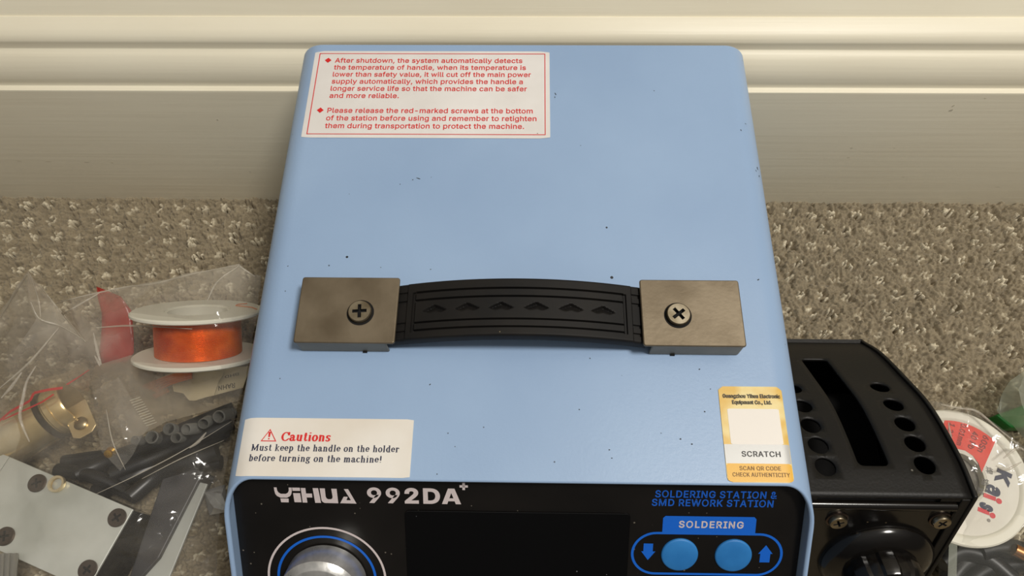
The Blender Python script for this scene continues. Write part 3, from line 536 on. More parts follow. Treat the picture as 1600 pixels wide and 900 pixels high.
vf.append(text_geo('992D', -49.07, -25.2, -11.15, 5.75, .034, .12, PM, 1.06))
vf.append(([tuple(PM @ Vector((x, y, .12))) for x, y in [(-24.64, -11.15), (-22.9, -11.15), (-21.5, -7.0), (-21.5, -5.4), (-22.55, -5.4), (-18.36, -11.15), (-20.1, -11.15), (-20.45, -5.4), (-22.54, -10.08), (-20.46, -10.08), (-20.82, -8.98), (-22.17, -8.98)]], [[0, 1, 2, 3, 4], [6, 5, 7, 3, 2], [8, 9, 10, 11]]))
vf.append(([tuple(PM @ Vector((x, y, .12))) for x, y in [(-18.77, -4.95), (-16.06, -4.95), (-16.06, -4.1), (-18.77, -4.1), (-17.85, -5.87), (-17.0, -5.87), (-17.0, -3.19), (-17.85, -3.19)]], [[0, 1, 2, 3], [4, 5, 6, 7]]))
lp = join_meshes('model_lettering', vf, print_white, panel); lp['label'] = 'white model lettering at the upper left of the panel'
vf = [text_geo('SOLDERING STATION &', 44.65, 83.85, -7.6, 2.6, .018, .12, PM, 1.05), text_geo('SMD REWORK STATION', 43.73, 83.0, -10.75, 2.6, .018, .12, PM, 1.05)]
o = join_meshes('heading_lettering', vf, print_dkblue, panel); o['label'] = 'blue two line heading at the upper right of the panel'
KC = (-64.4, -40.7)
b = bmesh.new(); annulus(b, 19.5, 20.25, .12, *KC, M=PM); o = part('white_ring_line', b, print_white, panel)
b = bmesh.new(); annulus(b, 16.1, 16.95, .12, *KC, M=PM); o = part('blue_ring_line', b, print_blue, panel)
# pill outline, tab, arrows, buttons
def pill(x0, x1, y0, y1, n=24):
    r = (y1-y0)/2; out = []
    for cx, a0 in ((x1-r, -PI/2), (x0+r, PI/2)):
        for k in range(n+1): a = a0+PI*k/n; out.append((cx+r*math.cos(a), (y0+y1)/2+r*math.sin(a)))
    return out
b = bmesh.new(); po, pi2 = pill(37.9, 88.0, -37.0, -20.5), pill(38.75, 87.15, -36.15, -21.35)
A_ = [b.verts.new(PM @ Vector((*q, .12))) for q in po]; B_ = [b.verts.new(PM @ Vector((*q, .12))) for q in pi2]
for i in range(len(A_)): j = (i+1) % len(A_); b.faces.new([A_[i], A_[j], B_[j], B_[i]])
flat(b, [(47.75, -20.6), (78.15, -20.6), (78.1, -15.3), (77.4, -14.45), (48.5, -14.45), (47.75, -15.2)], .13, PM)
flat(b, [(41.95, -25.0), (45.05, -25.0), (45.05, -28.0), (45.95, -28.0), (43.6, -31.35), (41.25, -28.0), (41.95, -28.0)], .12, PM)
flat(b, [(80.6, -31.6), (83.9, -31.6), (83.9, -28.3), (84.65, -28.3), (82.2, -25.0), (79.9, -28.3), (80.6, -28.3)], .12, PM)
part('button_border', b, print_blue, panel)
join_meshes('button_lettering', [text_geo('SOLDERING', 53.0, 74.1, -18.75, 2.6, .022, .2, PM, 1.12)], print_white, panel)
for cx in (53.97, 71.7):
    b = bmesh.new(); lathe(b, [(6.1, -.5), (6.1, .35), (5.95, .6), (5.5, .75), (3, .85), (0, .88)], 48, PM @ Matrix.Translation((cx, -29.0, 0)))
    o = part('button', b, button_blue, panel, 50); o['label'] = 'round blue down button' if cx < 60 else 'round blue up button'
b = bmesh.new(); KM = PM @ Matrix.Translation((*KC, 0))
lathe(b, [(13.2, .2), (13.6, .6), (13.6, 9.0), (13.2, 9.4), (11.6, 10.8), (11.3, 10.9), (0, 10.9)], 96, KM)
o = part('rotary_knob', b, alu, smooth=25); o['label'] = 'turned aluminium rotary knob'

# labels lying on the casing
def sheet(name, poly_x0, poly_x1, y0, y1, m, parent, lift=.00022, shear=0, r=.0008, nx=26):
    """a thin sticker that follows the casing's rounded shoulder"""
    b = bmesh.new(); xs = [poly_x0+(poly_x1-poly_x0)*k/nx for k in range(nx+1)]
    xs = sorted(set(xs + [poly_x0+r*.3, poly_x1-r*.3]))
    cut = lambda x: r*(1-min(1, (x-poly_x0)/r))*.9 if x-poly_x0 < r else (r*(1-min(1, (poly_x1-x)/r))*.9 if poly_x1-x < r else 0)
    n_ = len(xs); R4 = []
    for dz in (lift, lift-.00012):
        R4.append([b.verts.new((x, y0+cut(x), topz(x)+dz)) for x in xs]); R4.append([b.verts.new((x+shear, y1-cut(x), topz(x+shear)+dz)) for x in xs])
    lo, hi, lo2, hi2 = R4
    for i in range(n_-1):
        b.faces.new([lo[i], lo[i+1], hi[i+1], hi[i]]); b.faces.new([lo2[i+1], lo2[i], hi2[i], hi2[i+1]])
        b.faces.new([lo2[i], lo2[i+1], lo[i+1], lo[i]]); b.faces.new([hi[i], hi[i+1], hi2[i+1], hi2[i]])
    b.faces.new([lo[0], hi[0], hi2[0], lo2[0]]); b.faces.new([lo[-1], lo2[-1], hi2[-1], hi[-1]])
    return part(name, b, m, parent, 40)
TM = Matrix.Translation((0, 0, H)) @ Matrix.Scale(MM, 4)
wl = sheet('warning_label', -.0872, .0114, .1326, .1771, label_white, shell); wl['label'] = 'white label with a long red printed notice near the back edge'
lines = [('After shutdown, the system automatically detects', .1, 170.6), ('the temperature of handle, when its temperature is', 1.6, 166.9), ('lower than safety value, it will cut off the main power', 3.7, 163.2), ('supply automatically, which provides the handle a', .4, 159.5), ('longer service life so that the machine can be safer', 2.1, 155.8), ('and more reliable.', -49.9, 152.1),
         ('Please release the red-marked screws at the bottom', 4.5, 144.6), ('of the station before using and remember to retighten', 6.0, 140.8), ('them during transportation to protect the machine.', 1.1, 137.0)]
vf = [text_geo(t, -78.2, x1, y+.15, 2.45, .012, .34, TM, 1.0) for t, x1, y in lines]
for dy in (172.0, 146.0):
    vf.append(([tuple(TM @ Vector((x, y, .34))) for x, y in [(-82.5, dy), (-81.1, dy-1.35), (-79.7, dy), (-81.1, dy+1.35)]], [[0, 1, 2, 3]]))
for x0, x1, y0, y1 in ((-85.1, 9.6, 134.2, 134.5), (-85.1, 9.6, 175.5, 175.8), (-85.1, -84.75, 134.2, 175.8), (9.3, 9.6, 134.2, 175.8)):
    q = []
    for xx, yy in ((x0, y0), (x1, y0), (x1, y1), (x0, y1)): q.append((xx*MM, yy*MM, topz(xx*MM)+.00034))
    vf.append((q, [[0, 1, 2, 3]]))
join_meshes('red_notice_print', vf, red_ink, shell)
cl = sheet('caution_label', -.0905, -.0341, .0010, .0199, label_gloss, shell, r=.0004); cl['label'] = 'white caution label at the front left shoulder'

# serif lettering drawn with a broad pen
def arc(cx, cy, rx, ry, a0, a1, n=9): return [(cx+rx*math.cos(math.radians(a0+(a1-a0)*k/n)), cy+ry*math.sin(math.radians(a0+(a1-a0)*k/n))) for k in range(n+1)]
XH = .46
ser = lambda x, y, w=.11: [(x-w, y), (x+w, y)]
G = {
 'M': (.98, [[(.17, 0), (.17, .66)], [(.15, .66), (.46, .06)], [(.46, .06), (.79, .66)], [(.80, 0), (.80, .66)]], [ser(.15, 0), ser(.80, 0, .14), ser(.13, .66, .1), ser(.83, .66, .1)]),
 'C': (.74, [arc(.40, .33, .31, .33, 35, 330, 16), [(.66, .46), (.66, .66)]], []),
 'a': (.52, [arc(.20, .33, .13, .13, 170, 20, 7)+[(.34, .32), (.34, .08), (.42, .01), (.48, .06)], arc(.20, .13, .14, .13, 60, 330, 10)], []),
 'u': (.58, [[(.14, XH), (.14, .14)]+arc(.26, .13, .12, .12, 180, 300, 6)+[(.42, .10)], [(.43, XH), (.43, 0)]], [ser(.09, XH, .07), ser(.38, XH, .07), ser(.48, 0, .07)]),
 't': (.37, [[(.18, .62), (.18, .10), (.24, .01), (.34, .06)]], [[(.04, XH), (.33, XH)]]),
 'i': (.32, [[(.16, 0), (.16, XH)], [(.16, .64), (.161, .645)]], [ser(.16, 0), ser(.11, XH, .07)]),
 'o': (.52, [arc(.26, .23, .19, .23, 0, 360, 18)], []),
 'n': (.60, [[(.15, 0), (.15, XH)], [(.15, .34)]+arc(.30, .31, .14, .14, 150, 10, 7)+[(.44, 0)]], [ser(.15, 0), ser(.10, XH, .07), ser(.44, 0)]),
 's': (.44, [arc(.23, .34, .13, .11, 25, 250, 9)+arc(.20, .12, .14, .12, 70, -150, 9)], [[(.35, .32), (.35, .44)], [(.06, .02), (.06, .14)]]),
 'k': (.60, [[(.15, 0), (.15, .68)], [(.20, .20), (.43, .44)], [(.26, .28), (.48, 0)]], [ser(.15, 0), ser(.10, .68, .07), ser(.42, XH, .1), ser(.48, 0, .1)]),
 'e': (.48, [[(.08, .25), (.40, .25)]+arc(.24, .25, .17, .21, 0, 320, 14)], []),
 'p': (.58, [[(.15, -.2), (.15, XH)], arc(.30, .23, .16, .23, 140, -140, 12)], [ser(.15, -.2), ser(.10, XH, .07)]),
 'h': (.60, [[(.15, 0), (.15, .68)], [(.15, .34)]+arc(.30, .31, .14, .14, 150, 10, 7)+[(.44, 0)]], [ser(.15, 0), ser(.10, .68, .07), ser(.44, 0)]),
 'd': (.58, [[(.42, 0), (.42, .68)], arc(.27, .23, .17, .23, 40, 320, 12)], [ser(.48, 0, .07), ser(.37, .68, .07)]),
 'l': (.32, [[(.16, 0), (.16, .68)]], [ser(.16, 0), ser(.11, .68, .07)]),
 'r': (.46, [[(.15, 0), (.15, XH)], [(.17, .34), (.26, .45), (.36, .44), (.38, .38)]], [ser(.15, 0), ser(.10, XH, .07)]),
 'b': (.58, [[(.15, 0), (.15, .68)], arc(.30, .23, .16, .23, 140, -140, 12)], [ser(.10, .68, .07)]),
 'f': (.37, [[(.15, 0), (.15, .52)]+arc(.26, .54, .11, .13, 180, 40, 6)], [ser(.15, 0), [(.04, XH), (.30, XH)]]),
 'm': (.88, [[(.15, 0), (.15, XH)], [(.15, .34)]+arc(.29, .31, .13, .14, 150, 10, 6)+[(.42, 0)], [(.42, .34)]+arc(.57, .31, .13, .14, 150, 10, 6)+[(.70, 0)]], [ser(.15, 0), ser(.10, XH, .07), ser(.42, 0), ser(.70, 0)]),
 'c': (.46, [arc(.25, .23, .18, .22, 45, 315, 12)], []),
 'g': (.52, [arc(.23, .31, .14, .15, 0, 360, 12), [(.12, .16), (.14, .07), (.36, .04)]+arc(.25, -.08, .18, .11, 40, -200, 10), [(.34, .42), (.48, .44)]], []),
 '!': (.32, [[(.16, .22), (.16, .66)], [(.16, .03), (.161, .035)]], []), ' ': (.30, [], [])}
def serif_line(body, x0, x1, base, cap, h, pen=(.085, .030), slant=0):
    v, f = [], []; x = 0; k = 12
    ell = [(pen[0]*math.cos(2*PI*i/k), pen[1]*math.sin(2*PI*i/k)) for i in range(k)]
    thin = [(.01*math.cos(2*PI*i/k), .024*math.sin(2*PI*i/k)) for i in range(k)]
    def sweep(pl, E):
        for (ax, ay), (bx, by) in zip(pl[:-1], pl[1:]):
            dx, dy = bx-ax, by-ay; P = []
            nl = math.hypot(dx, dy) or 1
            for ex, ey in E: P.append((ex+(bx if ex*dx+ey*dy > 0 else ax), ey+(by if ex*dx+ey*dy > 0 else ay)))
            n0 = len(v); v.extend((x+px+slant*py, py) for px, py in P); f.append(list(range(n0, n0+k)))
    for ch in body:
        w, strokes, sers = G[ch]
        for s in strokes: sweep(s, ell)
        for s in sers: sweep(s, thin)
        x += w+.07
    a = min(p[0] for p in v); c = max(p[0] for p in v); sx = (x1-x0)/(c-a); sy = cap/.68
    out = []
    for q, (px, py) in enumerate(v):
        X = x0+(px-a)*sx; Y = base+py*sy; out.append((X*MM, Y*MM, topz(X*MM)+h*MM+2e-6*((q//12) % 40)))
    return out, f
vf = [serif_line('Cautions', -76.9, -60.7, 12.4, 2.75, .34, (.105, .036), .06)]
def tri(p0, p1, w): return None
tcx, tcy = -81.0, 13.55
to = [(-83.5, 12.1), (-78.3, 12.1), (-80.9, 16.2)]; ti = [(tcx+(x-tcx)*.80, tcy+(y-tcy)*.80) for x, y in to]
tv = [(x*MM, y*MM, topz(x*MM)+.00034) for x, y in to+ti]; vf.append((tv, [[0, 1, 4, 3], [1, 2, 5, 4], [2, 0, 3, 5]]))
ex = [(-81.15, 13.5), (-80.65, 13.5), (-80.5, 15.2), (-81.3, 15.2), (-81.15, 12.75), (-80.65, 12.75), (-80.65, 13.15), (-81.15, 13.15)]
vf.append(([(x*MM, y*MM, topz(x*MM)+.00034) for x, y in ex], [[0, 1, 2, 3], [4, 5, 6, 7]]))
join_meshes('red_caution_print', vf, red_ink, shell)
vf = [serif_line('Must keep the handle on the holder', -86.1, -38.1, 9.1, 2.05, .34, slant=.03), serif_line('before turning on the machine!', -86.3, -43.6, 5.75, 2.05, .34, slant=.03)]
join_meshes('dark_caution_print', vf, navy_ink, shell)

# authenticity sticker: gold guilloche, silver band, gold band (its code square stays blank)
mg = gold_lab; n, l, p = nodes(mg); vv = coords(mg, (1, 1, 1))
wv = n.new('ShaderNodeTexWave'); wv.wave_type = 'RINGS'; wv.inputs['Scale'].default_value = 420; wv.inputs['Distortion'].default_value = 6; wv.inputs['Detail'].default_value = 1; wv.inputs['Detail Scale'].default_value = 40; l.new(vv, wv.inputs['Vector'])
nz = n.new('ShaderNodeTexNoise'); nz.inputs['Scale'].default_value = 110; nz.inputs['Detail'].default_value = 1; l.new(vv, nz.inputs['Vector'])
mx = n.new('ShaderNodeMix'); mx.data_type = 'RGBA'; mx.inputs[6].default_value = rgb(240, 222, 160); mx.inputs[7].default_value = rgb(226, 184, 88)
mh = n.new('ShaderNodeMath'); mh.operation = 'MULTIPLY_ADD'; l.new(wv.outputs['Fac'], mh.inputs[0]); mh.inputs[1].default_value = .35
mr = n.new('ShaderNodeMapRange'); mr.inputs[1].default_value = .45; mr.inputs[2].default_value = .62; mr.inputs[4].default_value = .75; l.new(nz.outputs['Fac'], mr.inputs[0]); l.new(mr.outputs[0], mh.inputs[2])
l.new(mh.outputs[0], mx.inputs[0]); l.new(mx.outputs[2], p.inputs['Base Color'])
al = sheet('authenticity_sticker', .0662, .0872, .0010, .0323, gold_lab, shell, shear=.0002, r=.0014); al['label'] = 'gold and silver authenticity sticker at the front right shoulder'
silver_m = mat('silver_scratch_band', rgb(186, 186, 184), .38, .2); gold2 = mat('gold_band', rgb(236, 182, 62), .4)
paper_sq = mat('blank_code_square', rgb(238, 232, 224), .45)
sheet('silver_band', .0663, .0871, .0069, .0130, silver_m, shell, .0003, r=.0001)
sheet('gold_band', .0664, .0870, .0012, .0069, gold2, shell, .0003, r=.0006)
sheet('white_code_square', .0686, .0854, .0130, .0247, paper_sq, shell, .0003, r=.0003)
def on_top(g, h=.00046): return [(x, y, topz(x)+h) for x, y, z in g[0]], g[1]
vf = [on_top(text_geo('Guangzhou Yihua Electronic', 67.6, 86.5, 28.3, 1.35, .03, 0, TM)), on_top(text_geo('Equipment Co., Ltd.', 70.5, 83.4, 26.2, 1.35, .03, 0, TM)), on_top(text_geo('SCRATCH', 71.6, 83.9, 9.05, 1.75, .012, 0, TM, 1.05))]
join_meshes('maker_print', vf, dark_ink, shell)
brown_ink = mat('brown_ink', rgb(132, 98, 44), .5)
vf = [on_top(text_geo('SCAN QR CODE', 70.4, 83.4, 4.75, 1.3, .008, 0, TM, 1.05)), on_top(text_geo('CHECK AUTHENTICITY', 68.0, 86.0, 2.75, 1.3, .008, 0, TM, 1.05))]
join_meshes('check_print', vf, brown_ink, shell)
# carrying handle: rubber strap, two folded steel brackets with a screw each
HZ = H+.0090
def strap():
    nx, ny = 260, 84; x0, x1 = -.0425, .0425; yc, hw = .0549, .0104
    zc = lambda x: H+.0072+.0068*(1-(x/.0425)**2)
    yoff = lambda x: 0.0
    b = bmesh.new(); V = []
    grooves = [-.68, -.35, .38, .65]           # relative positions across the strap
    xs = [x0+(x1-x0)*i/nx for i in range(nx+1)]; ts = [-1+2*j/ny for j in range(ny+1)]
    for x in xs:
        row = []
        for t in ts:
            d = 0.0
            ax = abs(x)
            if ax < .0352:
                for g in [-.72, -.44, .33, .62]:
                    if abs(t-g) < .03: d = .0011
                # recessed lozenges, deepest under their upper edges
                for c in (-.0283, -.0172, -.0059, .0058, .0173, .0281):
                    u = (x-c)/.0042; w = (t+.05)/.20; s = abs(u)+abs(w)
                    if s < 1: d = max(d, .0013*min(1, (1-s)*4)*max(0, min(1, .25+w*1.1+abs(u)*.6)))
            if .0352 <= ax < .0360: d = .0008 if -.74 < t < .64 else 0
            if ax > .0382:
                d = .0009 if any(abs(t-g) < .05 for g in [-.72, -.44, .33, .62]) else 0.0003
            e = max(0, abs(t)-.93)/.07
            z = zc(x)-d-.0008*e*e
            row.append(b.verts.new((x, yc+t*hw, z)))
        V.append(row)
    for i in range(nx):
        for j in range(ny): b.faces.new([V[i][j], V[i+1][j], V[i+1][j+1], V[i][j+1]])
    th = .0042; Bm = [[b.verts.new((x, yc+s*hw, zc(x)-th)) for s in (-1, 1)] for x in xs]
    for i in range(nx):
        b.faces.new([Bm[i][0], Bm[i+1][0], V[i+1][0], V[i][0]]); b.faces.new([V[i][ny], V[i+1][ny], Bm[i+1][1], Bm[i][1]]); b.faces.new([Bm[i][1], Bm[i+1][1], Bm[i+1][0], Bm[i][0]])
    for i in (0, nx): b.faces.new([Bm[i][0]] + V[i] + [Bm[i][1]])
    o = part('handle_strap', b, rubber, smooth=32); o['label'] = 'black ribbed rubber strap with lozenge pattern'; return o
strap()
def phillips(b, r, h, M, wid=.26, arm=.68, depth=None, seg=40):
    """pan head with a sunk cross"""
    depth = depth or h*.8
    outer = [b.verts.new(M @ Vector((r*.93*math.cos(2*PI*k/seg), r*.93*math.sin(2*PI*k/seg), h))) for k in range(seg)]
    w, a = r*wid/2, r*arm
    cr = [(w, w), (w, a), (-w, a), (-w, w), (-a, w), (-a, -w), (-w, -w), (-w, -a), (w, -a), (w, -w), (a, -w), (a, w)]
    top = [b.verts.new(M @ Vector((x, y, h))) for x, y in cr]; bot = [b.verts.new(M @ Vector((x*.8, y*.8, h-depth))) for x, y in cr]
    eo = [b.edges.new((outer[k], outer[(k+1) % seg])) for k in range(seg)]; ec = [b.edges.new((top[k], top[(k+1) % 12])) for k in range(12)]
    bmesh.ops.triangle_fill(b, edges=eo+ec, use_beauty=True)
    for k in range(12): b.faces.new([top[k], top[(k+1) % 12], bot[(k+1) % 12], bot[k]]).material_index = 1
    b.faces.new(bot).material_index = 1
    mid = [b.verts.new(M @ Vector((r*math.cos(2*PI*k/seg), r*math.sin(2*PI*k/seg), h*.78))) for k in range(seg)]
    low = [b.verts.new(M @ Vector((r*math.cos(2*PI*k/seg), r*math.sin(2*PI*k/seg), 0))) for k in range(seg)]
    for k in range(seg): j = (k+1) % seg; b.faces.new([outer[k], outer[j], mid[j], mid[k]]); b.faces.new([mid[k], mid[j], low[j], low[k]])
def bracket(sgn, rot):
    y0, y1, xo, xi, t = .0431, .0673, .0749, .0411, .0011
    b = bmesh.new()
    X = lambda x: sgn*x
    # folded sheet: top, front flange, back flange, outer flange, each with thickness
    def bx(xa, xb, ya, yb, za, zb): box(b, min(X(xa), X(xb)), max(X(xa), X(xb)), ya, yb, za, zb)
    top = rrect(min(X(xi), X(xo)), max(X(xi), X(xo)), y0, y1, .0009, 4)
    # rounder corners on the strap side
    prism(b, top, HZ-t, HZ)
    bx(xi+.0030, xo-.0006, y0+.0002, y0+t, H+.0001, HZ-.0004); bx(xi+.0030, xo-.0006, y1-t, y1-.0002, H+.0001, HZ-.0004); bx(xo-t-.0002, xo-.0002, y0+.0006, y1-.0006, H+.0001, HZ-.0004)
    o = part('handle_bracket', b, nickel, smooth=40); bevel(o, .0004, 2)
    o['label'] = 'tarnished steel bracket at the %s end of the strap' % ('left' if sgn < 0 else 'right')
    b = bmesh.new(); cx = -.0535 if sgn < 0 else .0532
    M = Matrix.Translation((cx, .0540, HZ)) @ Matrix.Rotation(math.radians(rot), 4, 'Z')
    phillips(b, .0039, .0017, M, .30, .62); part('screw', b, screw_m, o, 30).data.materials.append(dull_black)
    b = bmesh.new(); annulus(b, .0038, .0046, HZ+.00012, cx, .0540, 48); part('screw_seat', b, dull_black, o)
    # underside nut seen at the front flange
    b = bmesh.new(); box(b, cx-.0007+sgn*-.001, cx+.0007+sgn*-.001, y0-.0003, y0+.0004, H+.0001, H+.0007); part('clip_tab', b, dull_black, o)
bracket(-1, 4); bracket(1, 38)

# ------------------------------------------------------------------ black control box on the right
bxx = empty('control_box', (.137, .02, 0), 'black steel box with a vented curved top, right of the blue station', 'electrical box')
BI = Matrix.Translation((-.137, -.02, 0))
def bpart(name, me, m, parent=None, smooth=None):
    o = link(name, me, m, parent or bxx, smooth)
    if parent is None: o.matrix_parent_inverse = BI
    return o
XL, XR = .1035, .1695
ctrl = [(.0045, .0890), (.0200, .0848), (.0430, .0735), (.0610, .0585), (.0780, .0425), (.0890, .0280)]
arcp = spline([(0, y, z) for y, z in ctrl], 10)
AL = [0.0]
for a, c in zip(arcp[:-1], arcp[1:]): AL.append(AL[-1]+(c-a).length)
TOT = AL[-1]
def on_arc(s):
    s = max(0, min(TOT-1e-7, s)); i = max(k for k in range(len(AL)-1) if AL[k] <= s)
    t = (s-AL[i])/(AL[i+1]-AL[i]); p = arcp[i].lerp(arcp[i+1], t); d = (arcp[i+1]-arcp[i]).normalized()
    return p, Vector((0, -d.z, d.y))
def s_of_y(y):
    for i in range(len(arcp)-1):
        if arcp[i].y <= y <= arcp[i+1].y: return AL[i]+(y-arcp[i].y)/(arcp[i+1].y-arcp[i].y)*(AL[i+1]-AL[i])
    return TOT
def lid():
    loops = []
    def circ(cx, cs, r, n=20): return [(cx+r*math.cos(2*PI*k/n), cs+r*math.sin(2*PI*k/n)) for k in range(n)]
    for y in (.0172, .0262, .0352, .0448, .0548):
        loops.append(circ(.1560, s_of_y(y), .0040)); loops.append(circ(.1178, s_of_y(y-.0012), .0040))
    s0, s1 = s_of_y(.0165), s_of_y(.0735); r = .0022
    sl = rrect(.1305, .1425, s0, s1, r, 4); loops.append(sl)
    # points along the slot's long sides so it bends with the sheet
    sl2 = []
    for a, c in zip(sl, sl[1:]+sl[:1]):
        sl2.append(a); d = math.hypot(c[0]-a[0], c[1]-a[1]); k = int(d/.003)
        sl2 += [(a[0]+(c[0]-a[0])*i/(k+1), a[1]+(c[1]-a[1])*i/(k+1)) for i in range(1, k+1)]
    loops[-1] = sl2
    border = []
    nS = 50
    border = [(XL, TOT*i/nS) for i in range(nS)] + [(XL+(XR-XL)*i/16, TOT) for i in range(16)] + [(XR, TOT*(1-i/nS)) for i in range(nS)] + [(XR-(XR-XL)*i/16, 0) for i in range(16)]
    pts = []; edges = []
    for lp in [border]+loops:
        o = len(pts); pts += lp; edges += [(o+i, o+(i+1) % len(lp)) for i in range(len(lp))]
    def inside(p, poly):
        c = False
        for (ax, ay), (bx, by) in zip(poly, poly[1:]+poly[:1]):
            if (ay > p[1]) != (by > p[1]) and p[0] < (bx-ax)*(p[1]-ay)/(by-ay)+ax: c = not c
        return c
    for i in range(1, 16):
        for j in range(1, nS):
            q = (XL+(XR-XL)*i/16, TOT*j/nS)
            if not any(inside(q, lp) for lp in loops): pts.append(q)
    vo, eo, fo, *_ = delaunay_2d_cdt([Vector(q) for q in pts], edges, [], 0, 1e-7)
    b = bmesh.new(); vs = []
    for q in vo:
        p, nn = on_arc(q.y); vs.append(b.verts.new((q.x, p.y, p.z)))
    for f in fo:
        c = (sum(vo[i].x for i in f)/3, sum(vo[i].y for i in f)/3)
        if any(inside(c, lp) for lp in loops): continue
        b.faces.new([vs[i] for i in f])
    o = bpart('vented_lid', b, satin_black, smooth=40)
    md = o.modifiers.new('thickness', 'SOLIDIFY'); md.thickness = .0013; md.offset = -1 if True else 0
    # make the sheet's own normals point outwards
    if sum(p.normal.z for p in o.data.polygons) < 0: o.data.flip_normals()
    o['label'] = 'curved lid with a long slot between two rows of round holes'
lid()
FS = math.radians(62); fd = Vector((0, -math.cos(FS), -math.sin(FS)))   # down the sloping front
fn = Vector((0, -math.sin(FS), math.cos(FS)))
F0 = Vector((.1365, .0045, .0885))
FM = Matrix.Translation(F0) @ Matrix((Vector((1, 0, 0)), -fd, fn)).transposed().to_4x4() @ Matrix.Scale(MM, 4)
front_len = F0.z/math.sin(FS)*1000
fy = F0.y-F0.z/math.tan(FS)
def side(x0, x1, lift, name):
    pl = []
    for i in range(41):
        p, nn = on_arc(TOT*i/40); q = p+nn*lift; pl.append((q.y, q.z))
    e, nn = on_arc(TOT); d = Vector((0, nn.z, -nn.y))
    pl.append((e.y+.0022, e.z-.0004)); pl.append((e.y+.0026, e.z-.004)); pl.append((e.y+.002, .002))
    pl += [(fy, .002), (F0.y-.0004, F0.z+.0008)]
    b = bmesh.new(); A = [b.verts.new((x0, y, z)) for y, z in pl]; B = [b.verts.new((x1, y, z)) for y, z in pl]; n = len(pl)
    for i in range(n): j = (i+1) % n; b.faces.new([A[i], A[j], B[j], B[i]])
    b.faces.new(A); b.faces.new(B); o = bpart(name, b, satin_black, smooth=35); bevel(o, .0004, 2)
side(XR-.0002, XR+.0014, .0012, 'side_panel'); side(XL-.0014, XL+.0002, .0012, 'side_panel')
b = bmesh.new(); box(b, XL, XR, .0885, .0905, .002, .0285); bpart('back_panel', b, satin_black)
b = bmesh.new(); box(b, XL, XR, fy+.004, .089, .002, .004); bpart('bottom_panel', b, dull_black)
b = bmesh.new(); box(b, XL+.003, XR-.003, -.020, .062, .006, .030); bpart('inner_tray', b, dull_black)
# front: outer frame strips, sunk gap, rounded lip, glossy plate
b = bmesh.new()
box(b, -33, 33, -4.2, -1.2, -3.4, -1.8, FM); o = bpart('front_gap_strip', b, dull_black)
b = bmesh.new(); box(b, -33, -24, -2.6, -.4, -1.6, -.3, FM); bpart('lid_return', b, satin_black)
b = bmesh.new(); box(b, 22, 33, -2.6, -.4, -1.6, -.3, FM); bpart('lid_return', b, satin_black)
b = bmesh.new(); lip_pts = [FM @ Vector((-32, -6.3, -1.2)), FM @ Vector((0, -6.3, -1.2)), FM @ Vector((29.2, -6.3, -1.2))]
tube(b, lip_pts, .0021, 16); bpart('front_lip', b, gloss_black, smooth=40)
b = bmesh.new(); prism(b, rrect(-32.8, 29.6, -front_len+4, -6.0, 2), -3.2, -1.0, FM); fp = bpart('front_plate', b, gloss_black); bevel(fp, .0006, 2)
b = bmesh.new(); box(b, 29.4, 33.2, -front_len+2, -1.0, -4, .2, FM); o = bpart('front_frame', b, satin_black); bevel(o, .0005, 2)
for sx, sy, r_ in ((-12.9, -15.2, 25), (27.0, -14.4, 60)):
    b = bmesh.new(); c = FM @ Matrix.Translation((sx-.6 if sx > 0 else sx, sy, -1.0)) @ Matrix.Rotation(math.radians(r_), 4, 'Z')
    lathe(b, [(4.3, 0), (4.3, .5), (3.6, .7)], 32, c, False)
    w_ = bpart('screw', b, dark_screw, None, 30)
    b = bmesh.new(); phillips(b, 3.4, 2.2, c, .26, .6); bpart('screw_head', b, screw_m, w_, 30).data.materials.append(dull_black)
    w_['label'] = 'steel screw at the upper %s of the front plate' % ('left' if sx < 0 else 'right')
kc_ = FM @ Matrix.Translation((9.4, -41.5, -1.0))
b = bmesh.new(); lathe(b, [(22.5, 0), (22.3, 1.6), (20.5, 3.6), (17.2, 5.4), (15.2, 6.0), (0, 6.0)], 80, kc_); kn = bpart('dial_skirt', b, gloss_black, smooth=40)
kn['label'] = 'round glossy black dial skirt on the front plate'
b = bmesh.new()
prof_ = [(14.4, 6.0), (14.4, 13), (13.2, 15.2), (11, 16), (0, 16)]
seg = 72; rings = []
for r_, h_ in prof_:
    if r_ == 0: rings.append([b.verts.new(kc_ @ Vector((0, 0, h_)))]); continue
    rings.append([b.verts.new(kc_ @ Vector((r_*(1+(.045 if (k % 9) < 5 else -.03))*math.cos(2*PI*k/seg), r_*(1+(.045 if (k % 9) < 5 else -.03))*math.sin(2*PI*k/seg), h_))) for k in range(seg)])
for A, B in zip(rings[:-1], rings[1:]):
    for k in range(seg):
        q = [A[k], A[(k+1) % seg], B[(k+1) % len(B)], B[k % len(B)]] if len(B) > 1 else [A[k], A[(k+1) % seg], B[0]]
        b.faces.new(q)
bpart('dial_knob', b, gloss_black, smooth=30)
b = bmesh.new(); pink = mat('pink_reflection_paint', rgb(122, 76, 72), .5)  # pink finger reflections on the glossy skirt, put in as small coloured pads
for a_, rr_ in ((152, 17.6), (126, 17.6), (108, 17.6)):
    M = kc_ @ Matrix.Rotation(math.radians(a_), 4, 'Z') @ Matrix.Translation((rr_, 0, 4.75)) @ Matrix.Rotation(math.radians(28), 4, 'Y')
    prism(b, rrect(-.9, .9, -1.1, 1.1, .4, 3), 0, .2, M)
bpart('dial_reflections', b, pink, kn)

